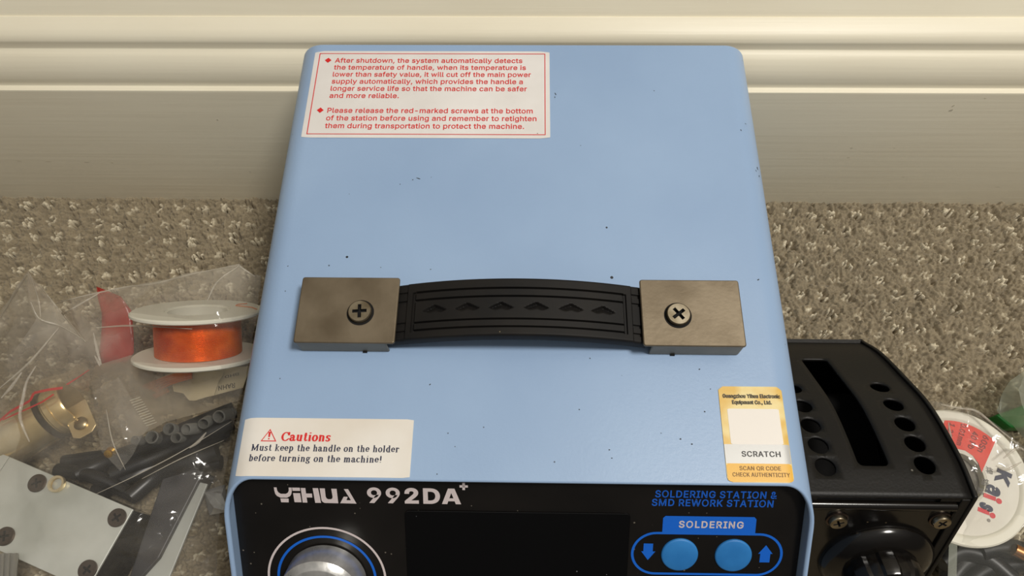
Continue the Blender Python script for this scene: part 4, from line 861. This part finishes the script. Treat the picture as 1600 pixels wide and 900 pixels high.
# ------------------------------------------------------------------ solder reel on the right
def put(o, loc): o.location = loc
RC = Vector((.2075, .0255, 0)); RT = .0205
reel = empty('solder_reel', (RC.x, RC.y, 0), 'white solder reel with a red label sector, lying flat beside the black box', 'reel')
RI = Matrix.Translation((-RC.x, -RC.y, 0))
def rpart(name, me, m, parent=None, smooth=None):
    o = link(name, me, m, parent or reel, smooth)
    if parent is None: o.matrix_parent_inverse = RI
    return o
RM = Matrix.Translation(RC)
b = bmesh.new(); lathe(b, [(.0115, RT-.012), (.0115, RT-.0016), (.0122, RT-.0012), (.0265, RT-.0012), (.0275, RT-.0002), (.0285, RT), (.0312, RT), (.0319, RT-.0006), (.0319, RT-.0024), (.0312, RT-.0030), (.0115, RT-.0030)], 96, RM, False)
rpart('upper_flange', b, reel_white, smooth=35)
b = bmesh.new(); lathe(b, [(.0112, .0005), (.0317, .0005), (.0317, .0030), (.0112, .0030)], 96, RM, False); rpart('lower_flange', b, reel_white, smooth=35)
b = bmesh.new(); lathe(b, [(.0286, .0031), (.0290, .006), (.0290, RT-.005), (.0286, RT-.0031)], 96, RM, False); rpart('wound_wire', b, mat('solder_wire', rgb(176, 178, 172), .4, .6), smooth=35)
b = bmesh.new(); lathe(b, [(.0114, .002), (.0114, RT-.006), (.004, RT-.006), (.004, RT-.0075), (0, RT-.0075)], 48, RM); rpart('hub', b, grey_hub, smooth=35)
rl = None
b = bmesh.new(); annulus(b, .0124, .0266, RT-.00105, RC.x, RC.y, 96); rl = rpart('face_label', b, reel_label)
# red sector between two rays
zl = RT-.0009
b = bmesh.new(); f_ = b.faces.new([b.verts.new(at(x, y, zl)) for x, y in [(1477, 652), (1490, 653.5), (1503, 656), (1522, 662), (1541, 671.5), (1558, 684), (1545, 713), (1534, 738), (1529, 724), (1520, 712), (1508, 704), (1495, 701), (1480, 702), (1468, 690)]])
bmesh.ops.triangulate(b, faces=[f_]); rpart('red_sector', b, reel_red, rl)
def line_px(body, p0, p1, hpx, z, bold=.02, scale_cap=.727):
    """lettering whose baseline runs between two points of the label, letters on its left-hand side"""
    A, B = at(*p0, z), at(*p1, z); d = B-A; ln = d.length; ex = d.normalized(); ey = Vector((-ex.y, ex.x, 0))
    M = Matrix((ex, ey, Vector((0, 0, 1)))).transposed().to_4x4(); M.translation = A
    return text_geo(body, 0, ln, 0, hpx, bold, 0, M)
vf = [line_px('1.2%', (1484, 660), (1478, 683), .0026, zl+.00015), line_px('0.01mm', (1502, 661), (1494, 694), .0026, zl+.00015), line_px('40 Pb', (1520, 673), (1512, 699), .0028, zl+.00015), line_px('60Sn', (1537, 679), (1527, 704), .0028, zl+.00015)]
join_meshes('small_label_print', vf, mat('faded_dark_print', rgb(120, 32, 26), .5), rl)
zk = RT-.0009
# brand word along the rim, reading downwards: dark K a s, red i i
vf = [line_px('K', (1559, 730), (1553, 751), .0068, zk, .05), line_px('a', (1543.5, 754), (1539.5, 768), .0080, zk, .05), line_px('s', (1532.5, 782), (1529.5, 792), .0076, zk, .05)]
join_meshes('brand_print', vf, navy_ink, rl)
def bar_px(b, p0, p1, w, z):
    A, B = at(*p0, z), at(*p1, z); d = (B-A).normalized(); n_ = Vector((-d.y, d.x, 0))*w/2
    b.faces.new([b.verts.new(q) for q in (A+n_, A-n_, B-n_, B+n_)])
b = bmesh.new()
for p0, p1, dt in (((1537, 773), (1556, 780), (1561, 783)), ((1528, 795), (1546, 802), (1551, 805.5))):
    bar_px(b, p0, p1, .0020, zk); c = at(*dt, zk); disc(b, .0013, zk, c.x, c.y, 20)
rpart('red_brand_print', b, mat('brand_red', rgb(214, 56, 64), .5), rl)
def font_geo(ch, p0, size, z, turn):
    cu = bpy.data.curves.new('character', 'FONT'); cu.body = ch; cu.size = size
    o = bpy.data.objects.new('character', cu); COL.objects.link(o); bpy.context.view_layer.update()
    me = bpy.data.meshes.new_from_object(o.evaluated_get(bpy.context.evaluated_depsgraph_get()))
    M = Matrix.Translation(at(*p0, z)) @ Matrix.Rotation(turn, 4, 'Z')
    g = [tuple(M @ v.co) for v in me.vertices], [list(p.vertices) for p in me.polygons]
    bpy.data.objects.remove(o); bpy.data.curves.remove(cu); bpy.data.meshes.remove(me); return g
vf = []
for p0, p1, ch in (((1541.5, 728), (1541, 736), '焊'), ((1535, 746), (1533.5, 753), '锡'), ((1528.5, 760), (1527, 767), '丝')):
    vf.append(font_geo(ch, p0, .0036, zk, math.radians(-108)))
b = bmesh.new(); c = at(1545, 813, zk); disc(b, .0008, zk, c.x, c.y, 16); rpart('round_mark', b, mat('grey_print', rgb(140, 134, 126), .5), rl)
join_meshes('character_print', [g for g in vf if g[0]], mat('grey_ink', rgb(96, 92, 92), .5), rl)

# ------------------------------------------------------------------ film bags
def film(name, pts, m, extra_edges=(), sub=3, amp=.0012, freq=34, seed=0, border=None, parent=None, crease=True):
    """pts: (px, py, height in mm): a crumpled sheet through these points, folded sharply along its facets"""
    co2 = [Vector((p[0], -p[1])) for p in pts]; nb = border or 0
    be = [(i, (i+1) % nb) for i in range(nb)] if nb else []
    vo, eo, fo, ov, oe, of = delaunay_2d_cdt(co2, be+list(extra_edges), [], 1 if nb else 0, 1e-5)
    b = bmesh.new(); vs = []; lay = b.verts.layers.float.new('cloud')
    for q, src in zip(vo, ov):
        z = pts[src[0]][2]*MM if src else .02
        vs.append(b.verts.new(at(q.x, -q.y, z)))
        pt_ = pts[src[0]] if src else (0,); vs[-1][lay] = pt_[3] if len(pt_) > 3 else 1.0
    for f in fo: b.faces.new([vs[i] for i in f])
    bmesh.ops.subdivide_edges(b, edges=b.edges[:], cuts=sub, use_grid_fill=True, smooth=.18 if crease else 0)
    bmesh.ops.triangulate(b, faces=b.faces[:])
    bmesh.ops.subdivide_edges(b, edges=[e for e in b.edges if e.calc_length() > .0042], cuts=1, use_grid_fill=True)
    bmesh.ops.triangulate(b, faces=b.faces[:])
    for v in b.verts:
        p = v.co*freq + Vector((seed*3.1, seed*1.7, 0))
        a = 1-abs(noise.noise(p))*2.2; c = 1-abs(noise.noise(p*2.3+Vector((5, 2, 1))))*2.2
        k = 1.0
        e_ = 1-abs(noise.noise(p*4.7+Vector((1, 7, 3))))*2.4
        v.co.z += amp*(a*.6+c*.45+e_*.30)*k; v.co.x += amp*.4*noise.noise(p+Vector((9, 9, 9)))
        v.co.z = max(v.co.z, .0012)
    o = link(name, b, m, parent, 24)
    return o

# ---- left-hand contents
# copper wire spool, lying tilted on its side
SC = Vector((-.1585, .0865, .0385)); ax = Vector((.02, .84, .55)).normalized()
qz = ax.to_track_quat('Z', 'Y').to_matrix().to_4x4()
spool = empty('wire_spool', (SC.x, SC.y, 0), 'white plastic spool of orange copper wire tilted inside the clear bag', 'wire spool')
SI = Matrix.Translation((-SC.x, -SC.y, 0)); SM = Matrix.Translation(SC) @ qz
def spart(name, me, m, parent=None, smooth=None):
    o = link(name, me, m, parent or spool, smooth)
    if parent is None: o.matrix_parent_inverse = SI
    return o
FR = .0300
for nm, z0 in (('rear_flange', .0098), ('front_flange', -.0120)):
    b = bmesh.new(); lathe(b, [(.0150, z0), (FR-.0008, z0), (FR, z0+.0006), (FR, z0+.0016), (FR-.0008, z0+.0022), (.0150, z0+.0022), (.0150, z0)], 80, SM, False); spart(nm, b, reel_white, smooth=35)
b = bmesh.new(); lathe(b, [(.0150, -.011), (.0150, .011), (.0135, .0112), (.0135, -.0112)], 64, SM, False); spart('core', b, reel_white, smooth=35)
b = bmesh.new(); lathe(b, [(.0195, -.0097)]+[(.0196+.0004*(k % 2), -.0097+.0193*k/60) for k in range(61)]+[(.0195, .0097)], 80, SM, False); o = spart('copper_winding', b, copper, smooth=60); o['label'] = 'orange enamelled copper winding'
b = bmesh.new(); tube(b, [SM @ Vector(q) for q in [(-.0278, -.004, .0124), (-.024, -.008, .0125), (-.018, -.0105, .0125), (-.014, -.012, .0125), (-.0135, -.0155, .0125), (-.017, -.019, .0124)]], .00022, 6); spart('loose_wire_end', b, copper)
# copper tails below the spool
b = bmesh.new()
for k in range(5):
    A = at(224+5*k, 604+2*k, .008+.001*k); B = at(300, 578+3*k, .018)
    tube(b, spline([A, A.lerp(B, .5)+Vector((0, 0, .002)), B], 5), .0006, 6)
for k in range(2):
    tube(b, [at(240+3*k, 618+3*k, .006), at(262+2*k, 608+3*k, .010)], .0006, 6)
tag(link('copper_wire_tails', b, copper, smooth=60), 'short loose copper wire ends poking out below the copper spool', 'wire')
# paper tags
def paper(name, poly, z, m, lab, tilt=0):
    b = bmesh.new(); P = [at(x, y, z*MM+tilt*(y-590)) for x, y in poly]
    lo = [b.verts.new(q) for q in P]; hi = [b.verts.new(q+Vector((0, 0, .0004))) for q in P]; n_ = len(P)
    for i in range(n_): j = (i+1) % n_; b.faces.new([lo[i], lo[j], hi[j], hi[i]])
    b.faces.new(hi); b.faces.new(lo[::-1]); return tag(link(name, b, m), lab, 'paper tag')
t1 = paper('paper_tag', [(258, 587), (292, 574), (340, 577), (392, 572), (380, 606), (335, 618), (300, 612), (276, 602)], 14, tag_paper, 'lower white paper tag with faint upside down letters, under the copper spool')
paper('paper_tag', [(270, 603), (272, 592), (290, 578), (336, 580), (350, 584), (342, 596), (335, 618), (322, 621), (306, 626), (296, 626), (287, 615), (272, 612)], 16, tag_paper, 'upper white paper tag with a torn lower edge, under the copper spool')
vf = [line_px('RAHN', (367, 598), (341, 603), .0026, .01455, .02), line_px('BHD', (373, 582), (351, 587), .0015, .01455, .02)]
join_meshes('faint_print', vf, dark_ink, t1)
# red plastic strip standing in the bag
b = bmesh.new(); b.verts.layers.float.new('cloud')
rs = [(152, 449, 36, 156, 450, 36), (154, 466, 34, 190, 464, 34), (158, 488, 31, 204, 484, 31), (160, 512, 28, 208, 506, 28), (158, 538, 25, 210, 530, 26), (154, 556, 22, 208, 550, 24), (160, 568, 19, 196, 566, 20)]
rows = [(at(x0, y0, z0*MM), at(x1, y1, z1*MM)) for x0, y0, z0, x1, y1, z1 in rs]
V = [[b.verts.new(a.lerp(c, k/6)+Vector((0, 0, .0010*math.sin(k*2.1+a.y*300)))) for k in range(7)] for a, c in rows]; lay = b.verts.layers.float['cloud']
for r_ in V:
    for v in r_: v[lay] = 1.15
for i in range(len(V)-1):
    for k in range(6): b.faces.new([V[i][k], V[i][k+1], V[i+1][k+1], V[i+1][k]])
rsobj = tag(link('red_strip', b, film_red, smooth=60), 'red plastic strip bent upright in the clear bag, left of the copper spool', 'plastic strip')
md = rsobj.modifiers.new('thickness', 'SOLIDIFY'); md.thickness = .0004

# metal nozzle with a clamp, in the small zip bag
nz0, nz1 = at(2, 700, .022), at(116, 628, .026)
dirn = (nz1-nz0).normalized(); NM = Matrix.Translation(nz0) @ dirn.to_track_quat('Z', 'Y').to_matrix().to_4x4(); NL = (nz1-nz0).length
noz = empty('metal_nozzle', (nz0.x, nz0.y, 0), 'shiny pale brass nozzle tube with a clamp lug, in the small red-striped zip bag', 'nozzle')
NI = Matrix.Translation((-nz0.x, -nz0.y, 0))
def npart(name, me, m, parent=None, smooth=None):
    o = link(name, me, m, parent or noz, smooth)
    if parent is None: o.matrix_parent_inverse = NI
    return o
b = bmesh.new(); lathe(b, [(.0095, 0), (.0112, .0008), (.0115, .002), (.0115, NL*.75), (.0122, NL*.77), (.0122, NL*.83), (.0117, NL*.84), (.0122, NL*.85), (.0122, NL-.001), (.0116, NL), (.0105, NL), (.0105, .001), (.0095, 0)], 64, NM, False); npart('tube', b, brass, smooth=35)
b = bmesh.new(); lathe(b, [(.0118, NL*.66), (.0126, NL*.67), (.0126, NL*.73), (.0118, NL*.74), (.0112, NL*.73), (.0112, NL*.67), (.0118, NL*.66)], 64, NM, False); o = npart('dark_band', b, dark_plastic, smooth=35); o['label'] = 'dark grey band'
c0 = at(127, 662, .030); ey_ = dirn; exn = Vector((ey_.y, -ey_.x, 0)).normalized()
LM = Matrix((exn, Vector((ey_.x, ey_.y, 0)).normalized(), Vector((0, 0, 1)))).transposed().to_4x4(); LM.translation = c0
b = bmesh.new(); prism(b, [(-.011, -.0058), (.0045, -.0058), (.0066, -.003), (.0066, .003), (.0045, .0058), (-.011, .0058)], -.0012, 0, LM); lug = npart('clamp_lug', b, brass); bevel(lug, .0004, 2)
b = bmesh.new(); lathe(b, [(.0032, 0), (.0032, .0008), (.0022, .0016), (0, .0018)], 28, LM, False); npart('rivet', b, screw_m, lug, 40)
b = bmesh.new(); tube(b, [at(-14, 722, .012), at(8, 702, .013), at(34, 680, .016)], .0030, 18); tag(link('copper_rod', b, copper_pipe, smooth=60), 'thin copper rod lying left of the brass nozzle', 'rod')

# black block with the aluminium plate on it
Bc = Vector((-.2064, -.0035, 0)); ang = math.radians(-19.7)
blk = empty('metal_block', (Bc.x, Bc.y, 0), 'black block under a bright aluminium plate with four dark screws, in the left bag', 'metal block')
BM_ = Matrix.Translation(Bc) @ Matrix.Rotation(ang, 4, 'Z')
def kpart(name, me, m, parent=None, smooth=None):
    o = link(name, me, m, parent or blk, smooth)
    if parent is None: o.matrix_parent_inverse = Matrix.Translation((-Bc.x, -Bc.y, 0))
    return o
inv = BM_.inverted()
pl = [inv @ at(x, y, .030) for x, y in [(15, 714), (208, 796), (140, 924)]]
x1_, y1_, y0_ = pl[1].x, pl[1].y, pl[2].y
x0_ = pl[0].x
b = bmesh.new(); box(b, x0_, x1_, y0_, y1_, .0288, .0300, BM_); pt_ = kpart('plate', b, plate_m); bevel(pt_, .0002, 2); pt_['label'] = 'bright brushed aluminium plate'
b = bmesh.new(); vs_ = [(x0_-.0002, y0_, .0300), (x0_-.0002, y1_, .0300), (x0_-.030, y1_-.001, .0318), (x0_-.030, y0_, .0318)]
vt = [b.verts.new(BM_ @ Vector(q)) for q in vs_]; vb2 = [b.verts.new(BM_ @ (Vector(q)-Vector((0, 0, .0012)))) for q in vs_]
b.faces.new(vt); b.faces.new(vb2[::-1])
for i in range(4): j = (i+1) % 4; b.faces.new([vb2[i], vb2[j], vt[j], vt[i]])
kpart('folded_flange', b, plate_m)
b = bmesh.new(); box(b, x0_-.02, x1_-.0005, y0_+.0005, y1_-.0005, .002, .0287, BM_)
kpart('body', b, gloss_black)
for px, py, rr_ in ((58, 755, 20), (183, 809, 40), (137, 890, 60), (8, 838, 10)):
    c = at(px, py, .0305); b = bmesh.new(); M = Matrix.Translation((c.x, c.y, .0300)) @ Matrix.Rotation(math.radians(rr_), 4, 'Z')
    phillips(b, .0041, .0012, M, .24, .55); kpart('screw', b, dark_screw, None, 30).data.materials.append(dull_black)
c = at(88, 756, .0315); b = bmesh.new(); lathe(b, [(.0026, .0301), (.0037, .0301), (.0039, .0312), (.0037, .0322), (.0028, .0322), (.0026, .0314)], 36, Matrix.Translation((c.x, c.y, 0)), False)
tag(link('brass_ring', b, brass, smooth=40), 'small gold ring beside a screw at the edge of the aluminium plate', 'ring')

# dark slab, pale strip, cables and tubes to the right of the block
def bar(name, quad, z0, z1, m, lab, cat, bev=.0006):
    b = bmesh.new(); T_ = [at(x, y, z1) for x, y in quad]; lo = [b.verts.new((q.x, q.y, z0)) for q in T_]; hi = [b.verts.new(q) for q in T_]
    for i in range(4): j = (i+1) % 4; b.faces.new([lo[i], lo[j], hi[j], hi[i]])
    b.faces.new(hi); b.faces.new(lo[::-1]); o = link(name, b, m); bevel(o, bev, 2); return tag(o, lab, cat)
bar('plastic_bar', [(262, 724), (318, 736), (248, 872), (190, 936)][:4], .003, .018, dark_plastic, 'dark grey flat plastic bar lying beside the aluminium plate', 'plastic bar')
bar('pale_strip', [(306, 752), (324, 756), (262, 908), (222, 908)], .014, .0155, strip_white, 'translucent white plastic strip lying along the dark grey bar', 'plastic strip', .0003)
b = bmesh.new()
random.seed(5)
# crumpled foil scrap beside the station
fo = film('foil_scrap', [(318, 768, 8), (352, 758, 14), (358, 800, 9), (330, 806, 6), (322, 786, 12), (340, 780, 9), (336, 794, 14), (347, 772, 17)], foil, sub=3, amp=.002, freq=110, seed=4, border=4)
tag(fo, 'crumpled silver foil scrap tucked against the left side of the blue station', 'foil')
# dark cables
cabs = [[(150, 770), (200, 748), (252, 722), (300, 700), (352, 672)], [(175, 742), (215, 726), (268, 704), (310, 684), (362, 660)], [(120, 742), (170, 720), (225, 700), (290, 672), (366, 640)], [(205, 776), (246, 742), (286, 724), (340, 706)], [(100, 722), (160, 714), (214, 712), (262, 690)], [(266, 742), (300, 726), (346, 722)], [(90, 735), (140, 742), (190, 764), (214, 776)]]
for k, c in enumerate(cabs):
    b = bmesh.new(); tube(b, spline([at(x, y, .010+.0028*(k % 4)+.002*math.sin(i*2+k)) for i, (x, y) in enumerate(c)], 8), .0042 if k < 4 else .0034, 14)
    labs = ['black cable running just above the aluminium plate corner', 'black cable second above the aluminium plate corner', 'black cable uppermost under the row of clear tubes', 'short black cable beside the top of the dark grey bar', 'black cable end below the brass clamp lug', 'black cable stub nearest the station, beside the pale strip', 'black cable passing under the upper edge of the aluminium plate']
    tag(link('black_cable', b, cable_black, smooth=60), labs[k], 'cable', 'black cables in the left bag')
# short clear tubes standing on end
tube_m = mat('clear_tube', rgb(170, 168, 160), .15, 0, **{'Transmission Weight': .6})
tl_ = ['leftmost short clear tube, below the brass nozzle bag', 'clear tube second from the left in the row of tubes', 'clear tube with a dark mouth at the middle of the row', 'clear tube right of the dark-mouthed one', 'clear tube below the dark-mouthed one', 'clear tube next to last towards the station', 'short clear tube nearest the blue station']
for k, (px, py, r_) in enumerate([(211, 688, .0022), (237, 683, .0031), (264, 670, .0030), (291, 671, .0028), (275, 684, .0026), (318, 662, .0027), (342, 651, .0031)]):
    c = at(px, py, .027); b = bmesh.new()
    d = Vector((random.uniform(-.2, .2), random.uniform(-.5, -.1), 1)).normalized(); M = Matrix.Translation(c) @ d.to_track_quat('Z', 'Y').to_matrix().to_4x4()
    lathe(b, [(r_*.74, -.014), (r_*.74, 0), (r_*.86, .0005), (r_, 0), (r_, -.014), (r_*.74, -.014)], 32, M, False)
    tag(link('clear_tube', b, tube_m, smooth=40), tl_[k], 'tube', 'short clear tubes in the left bag')
# crystal clear stub at bottom left
b = bmesh.new(); c = at(14, 884, .034)
for k in range(3): tube(b, [at(4+9*k, 866, .033), at(2+9*k, 915, .034)], .0016, 12)
tag(link('clear_rods', b, tube_m, smooth=50), 'clear plastic rods over the lower left edge of the aluminium plate', 'rod')
# small gold connector
b = bmesh.new(); c = at(177, 704, .024); lathe(b, [(.0008, 0), (.0022, .0006), (.0026, .002), (.0016, .003), (.0020, .0045), (0, .005)], 24, Matrix.Translation(c) @ Matrix.Rotation(.6, 4, 'X'), False)
tag(link('gold_connector', b, mat('gold_plating', rgb(222, 176, 84), .25, 1.0), smooth=40), 'tiny gold connector left of the clear tubes', 'connector')

# small zip bag round the nozzle
zb = film('zip_bag', [(-12, 660, 10, .8), (30, 616, 26, 1), (66, 592, 33, 1.3), (104, 583, 34, 1.3), (133, 561, 26, 1.2), (142, 582, 28, 1.2), (140, 612, 36, 1), (154, 655, 37, .9), (150, 690, 32, .8), (112, 700, 30, .5), (60, 716, 26, .5), (14, 730, 22, .5), (-14, 735, 20, .5),
                       (30, 640, 40, .6), (80, 612, 42, .7), (112, 606, 41, .7), (60, 660, 42, .2), (100, 640, 43, .2), (126, 664, 37, .25), (40, 690, 36, .2)], film_thin, sub=3, amp=.0007, freq=60, seed=2, border=13)
tag(zb, 'small zip bag with a red seal line holding the brass nozzle', 'zip bag')
b = bmesh.new()
for path in ([(-6, 662, 33), (16, 643, 37), (47, 626, 40), (53, 614, 40.5), (75, 609, 41.5), (98, 606, 41.5)], [(104, 601, 40), (120, 591, 36), (139, 578, 29)], [(4, 656, 36), (40, 640, 40), (66, 628, 41.5), (84, 616, 42)]):
    q = [at(x, y, (z+1.2)*MM) for x, y, z in path]
    wv_ = .0011 if path[0][0] != 4 else .0007
    for a, c in zip(q[:-1], q[1:]):
        d = (c-a).normalized(); s_ = Vector((-d.y, d.x, 0))*wv_*.6
        b.faces.new([b.verts.new(v) for v in (a-s_, c-s_, c+s_, a+s_)])
o = link('red_seal_line', b, red_strip, zb)
# narrow clear pouch with ribbed seal
pc = film('clear_pouch', [(146, 612, 30), (186, 590, 34), (234, 668, 32), (222, 684, 30), (208, 712, 27), (188, 736, 26), (160, 706, 27), (150, 660, 30), (180, 640, 36), (196, 690, 32)], film_clear, sub=3, amp=.0006, freq=60, seed=6, border=8)
tag(pc, 'narrow clear pouch with a ribbed seal, right of the brass nozzle', 'pouch')
b = bmesh.new()
for k in range(12):
    A = at(203+2.3*k, 626+3.6*k, .0372-.0002*k); B = A+Vector((.0045, .0018, 0)); tube(b, [A, B], .00018, 6)
link('seal_ribs', b, mat('milky_ribs', rgb(206, 198, 178), .4), pc)

# the big clear bag over everything on the left
big = [(-30, 520, 6, 1.4), (0, 496, 20, 1.8), (22, 458, 48, 2.2), (45, 424, 74, 2.4), (66, 452, 58, 2.2), (84, 473, 44, 1.6), (110, 468, 40, 1.3), (160, 456, 42, 1.4), (200, 447, 46, 1.8), (240, 443, 52, 1.8), (300, 428, 60, 1.6), (374, 414, 68, 2.0), (392, 430, 66, 1.6), (408, 432, 60, 1.2), (402, 500, 64, 1), (390, 560, 58, .6), (376, 620, 50, .7), (362, 690, 42, .25), (350, 760, 31, .8), (342, 830, 27, .5), (338, 930, 30, .4), (-40, 960, 40, .3), (-40, 700, 40, .9),
       (48, 470, 60, 2.3), (60, 500, 56, 2.0), (95, 508, 50, 2.4), (134, 535, 56, 2.2), (40, 530, 50, 1.3), (18, 560, 46, 1.6), (0, 610, 44, .8), (46, 590, 50, .7), (110, 560, 52, 1.0), (150, 500, 54, 1.0), (200, 480, 62, 1.0), (250, 462, 70, 1.6), (330, 452, 74, 1.4), (380, 470, 74, 1.2), (210, 520, 60, .6), (300, 512, 72, .25), (370, 520, 66, .3), (160, 575, 54, .8), (240, 580, 54, .6), (330, 570, 56, .35),
       (190, 625, 48, 1.0), (280, 630, 46, .5), (350, 640, 46, .3), (80, 640, 52, .3), (130, 650, 50, .4), (60, 710, 46, .9), (150, 730, 44, .35), (220, 700, 42, .25), (300, 690, 40, .2), (100, 800, 40, .35), (30, 780, 40, .35), (200, 790, 40, .3), (180, 860, 38, .3), (260, 800, 34, .5), (290, 740, 39, .35), (60, 880, 42, .3), (300, 860, 30, .5), (330, 780, 30, .9)]
big = [(x, y, z*.86+2, c) for x, y, z, c in big]
bb_ = film('plastic_bag', big, film_clear, [(3, 23), (23, 24), (3, 26), (26, 5)], sub=4, amp=.0016, freq=42, seed=1, border=23)
tag(bb_, 'large crumpled clear bag with a pointed corner, full of parts, left of the blue station', 'plastic bag')
from mathutils.bvhtree import BVHTree
milky = mat('milky_fold', rgb(206, 198, 182), .3, 0, Alpha=.42)
def folds(name, obj, paths, w, parent, m):
    """doubled, milky creases and added glint streaks lying on a film"""
    bm_ = bmesh.new(); bm_.from_mesh(obj.data); bv = BVHTree.FromBMesh(bm_)
    for path in paths:
        b = bmesh.new(); q = spline([(x, y, 0) for x, y in path], 8); P = []
        for v in q:
            d = (rt*(v.x-800) - up*(v.y-450) + fw*F).normalized(); h = bv.ray_cast(CAM, d)
            if h[0] is not None: P.append(h[0]-d*.0006)
        if len(P) > 2: tube(b, P, [w*(.35+.65*math.sin(PI*(i+.5)/len(P))) for i in range(len(P))], 6); link(name, b, m, parent, 60)
    bm_.free()
folds('fold_and_glint', bb_, [[(45, 425), (24, 458), (0, 497)], [(46, 426), (60, 468), (64, 500)], [(47, 426), (84, 474), (112, 508), (134, 535)], [(134, 533), (96, 510), (62, 498), (48, 472)], [(84, 476), (112, 467), (160, 456), (200, 448), (242, 443), (310, 426), (374, 415)], [(96, 492), (124, 476), (160, 455)], [(374, 415), (340, 440), (324, 470)], [(0, 606), (46, 566), (92, 512)],
      [(150, 512), (210, 509), (300, 514)], [(374, 416), (398, 432)]], .00050, bb_, milky)
folds('fold_and_glint', bb_, [[(56, 572), (42, 596), (36, 622), (31, 648), (36, 668), (46, 690)], [(34, 582), (18, 604), (2, 622)], [(148, 556), (154, 566), (156, 572)], [(146, 520), (152, 548), (158, 570)], [(322, 676), (310, 690), (296, 700)]], .0008, bb_, mat('glint_fold', rgb(214, 206, 192), .08, 0, Alpha=.35))  # pale glossy tubes added as white highlight streaks on the film
folds('fold_and_glint', bb_, [[(150, 772), (218, 740), (290, 702), (372, 652)], [(222, 748), (284, 716), (350, 688)], [(166, 640), (176, 690), (196, 734)]], .00026, bb_, milky)
# inner sleeve over the spool, brownish
inn = film('plastic_sleeve', [(140, 600, 20, 1.4), (150, 572, 26, 1.8), (204, 556, 30, 1.8), (260, 556, 32, 1), (330, 572, 34, .5), (390, 566, 36, .5), (376, 626, 30, 1.6), (330, 640, 28, 1.9), (260, 660, 26, 2.2), (200, 692, 25, 2.2), (170, 660, 25, 1.8), (240, 600, 30, 1.8), (310, 600, 34, .6), (350, 590, 36, .5), (280, 640, 29, 2.0), (210, 650, 28, 2.2)],
           film_thin, sub=3, amp=.0010, freq=48, seed=3, border=11)
tag(inn, 'brownish clear sleeve below the copper spool, inside the large bag', 'plastic sleeve')

# ------------------------------------------------------------------ right-hand bag, green piece, cables
gp = bar('green_piece', [(1556, 648), (1612, 628), (1640, 668), (1580, 668)], .002, .010, green_m, 'green plastic piece showing through the greenish bag at the right edge', 'plastic piece', .001)
rb = film('plastic_bag', [(1408, 596, 3), (1414, 590, 16), (1430, 625, 22), (1462, 628, 26), (1500, 636, 25), (1520, 638, 26), (1538, 650, 25), (1572, 676, 26), (1608, 706, 26), (1640, 780, 24), (1640, 960, 8), (1460, 960, 8), (1470, 850, 12), (1500, 690, 24.5), (1560, 740, 24.5), (1540, 800, 24), (1590, 830, 18), (1500, 850, 20), (1600, 870, 20)], film_crisp, sub=3, amp=.0008, freq=50, seed=8, border=13)
folds('bag_edge', rb, [[(1470, 632), (1500, 638), (1518, 640), (1530, 645), (1540, 653), (1560, 670), (1590, 694)], [(1482, 660), (1486, 690), (1484, 705)], [(1568, 716), (1590, 700), (1604, 706)], [(1556, 728), (1572, 734), (1596, 722)]], .0006, rb, milky)
tag(rb, 'clear plastic bag wrapped round the solder reel, right of the black box', 'plastic bag')
gb = film('plastic_bag', [(1700, 560, 6), (1602, 578, 12), (1576, 596, 16), (1566, 612, 18), (1555, 642, 16), (1562, 652, 18), (1580, 666, 20), (1640, 730, 22), (1700, 740, 10), (1590, 612, 26), (1600, 650, 30), (1640, 640, 30)], film_green, sub=3, amp=.0012, freq=60, seed=9, border=9)
tag(gb, 'milky greenish bag round a green piece, cut by the right edge of the photo', 'plastic bag')
rc = [[(1478, 915), (1510, 878), (1556, 868), (1618, 892)], [(1500, 920), (1540, 890), (1590, 880), (1640, 862)], [(1470, 880), (1500, 862), (1540, 872), (1580, 905)], [(1530, 862), (1570, 856), (1620, 868)]]
for k, c in enumerate(rc):
    b = bmesh.new(); tube(b, spline([at(x, y, .006+.002*k) for x, y in c], 8), .0045, 14)
    tag(link('black_cable', b, cable_black, smooth=60), ['black cable lowest in the lower right corner', 'black cable leaving the frame at the lower right corner', 'black cable nearest the black box, below the solder reel', 'black cable touching the near rim of the solder reel'][k], 'cable', 'black cables below the solder reel')
b = bmesh.new(); tube(b, [at(1584, 858, .018), at(1600, 866, .018), at(1616, 872, .018)], .0028, 14); tag(link('copper_piece', b, copper_pipe, smooth=50), 'small copper coloured piece below the solder reel at the right edge', 'metal piece')
b = bmesh.new(); P_ = [at(x, y, .0195) for x, y in [(1483, 846), (1496, 846), (1494, 925), (1480, 925)]]; b.faces.new([b.verts.new(q) for q in P_])
o = link('seam_strip', b, film_seam, rb); o['label'] = 'folded pale seam of the bag'
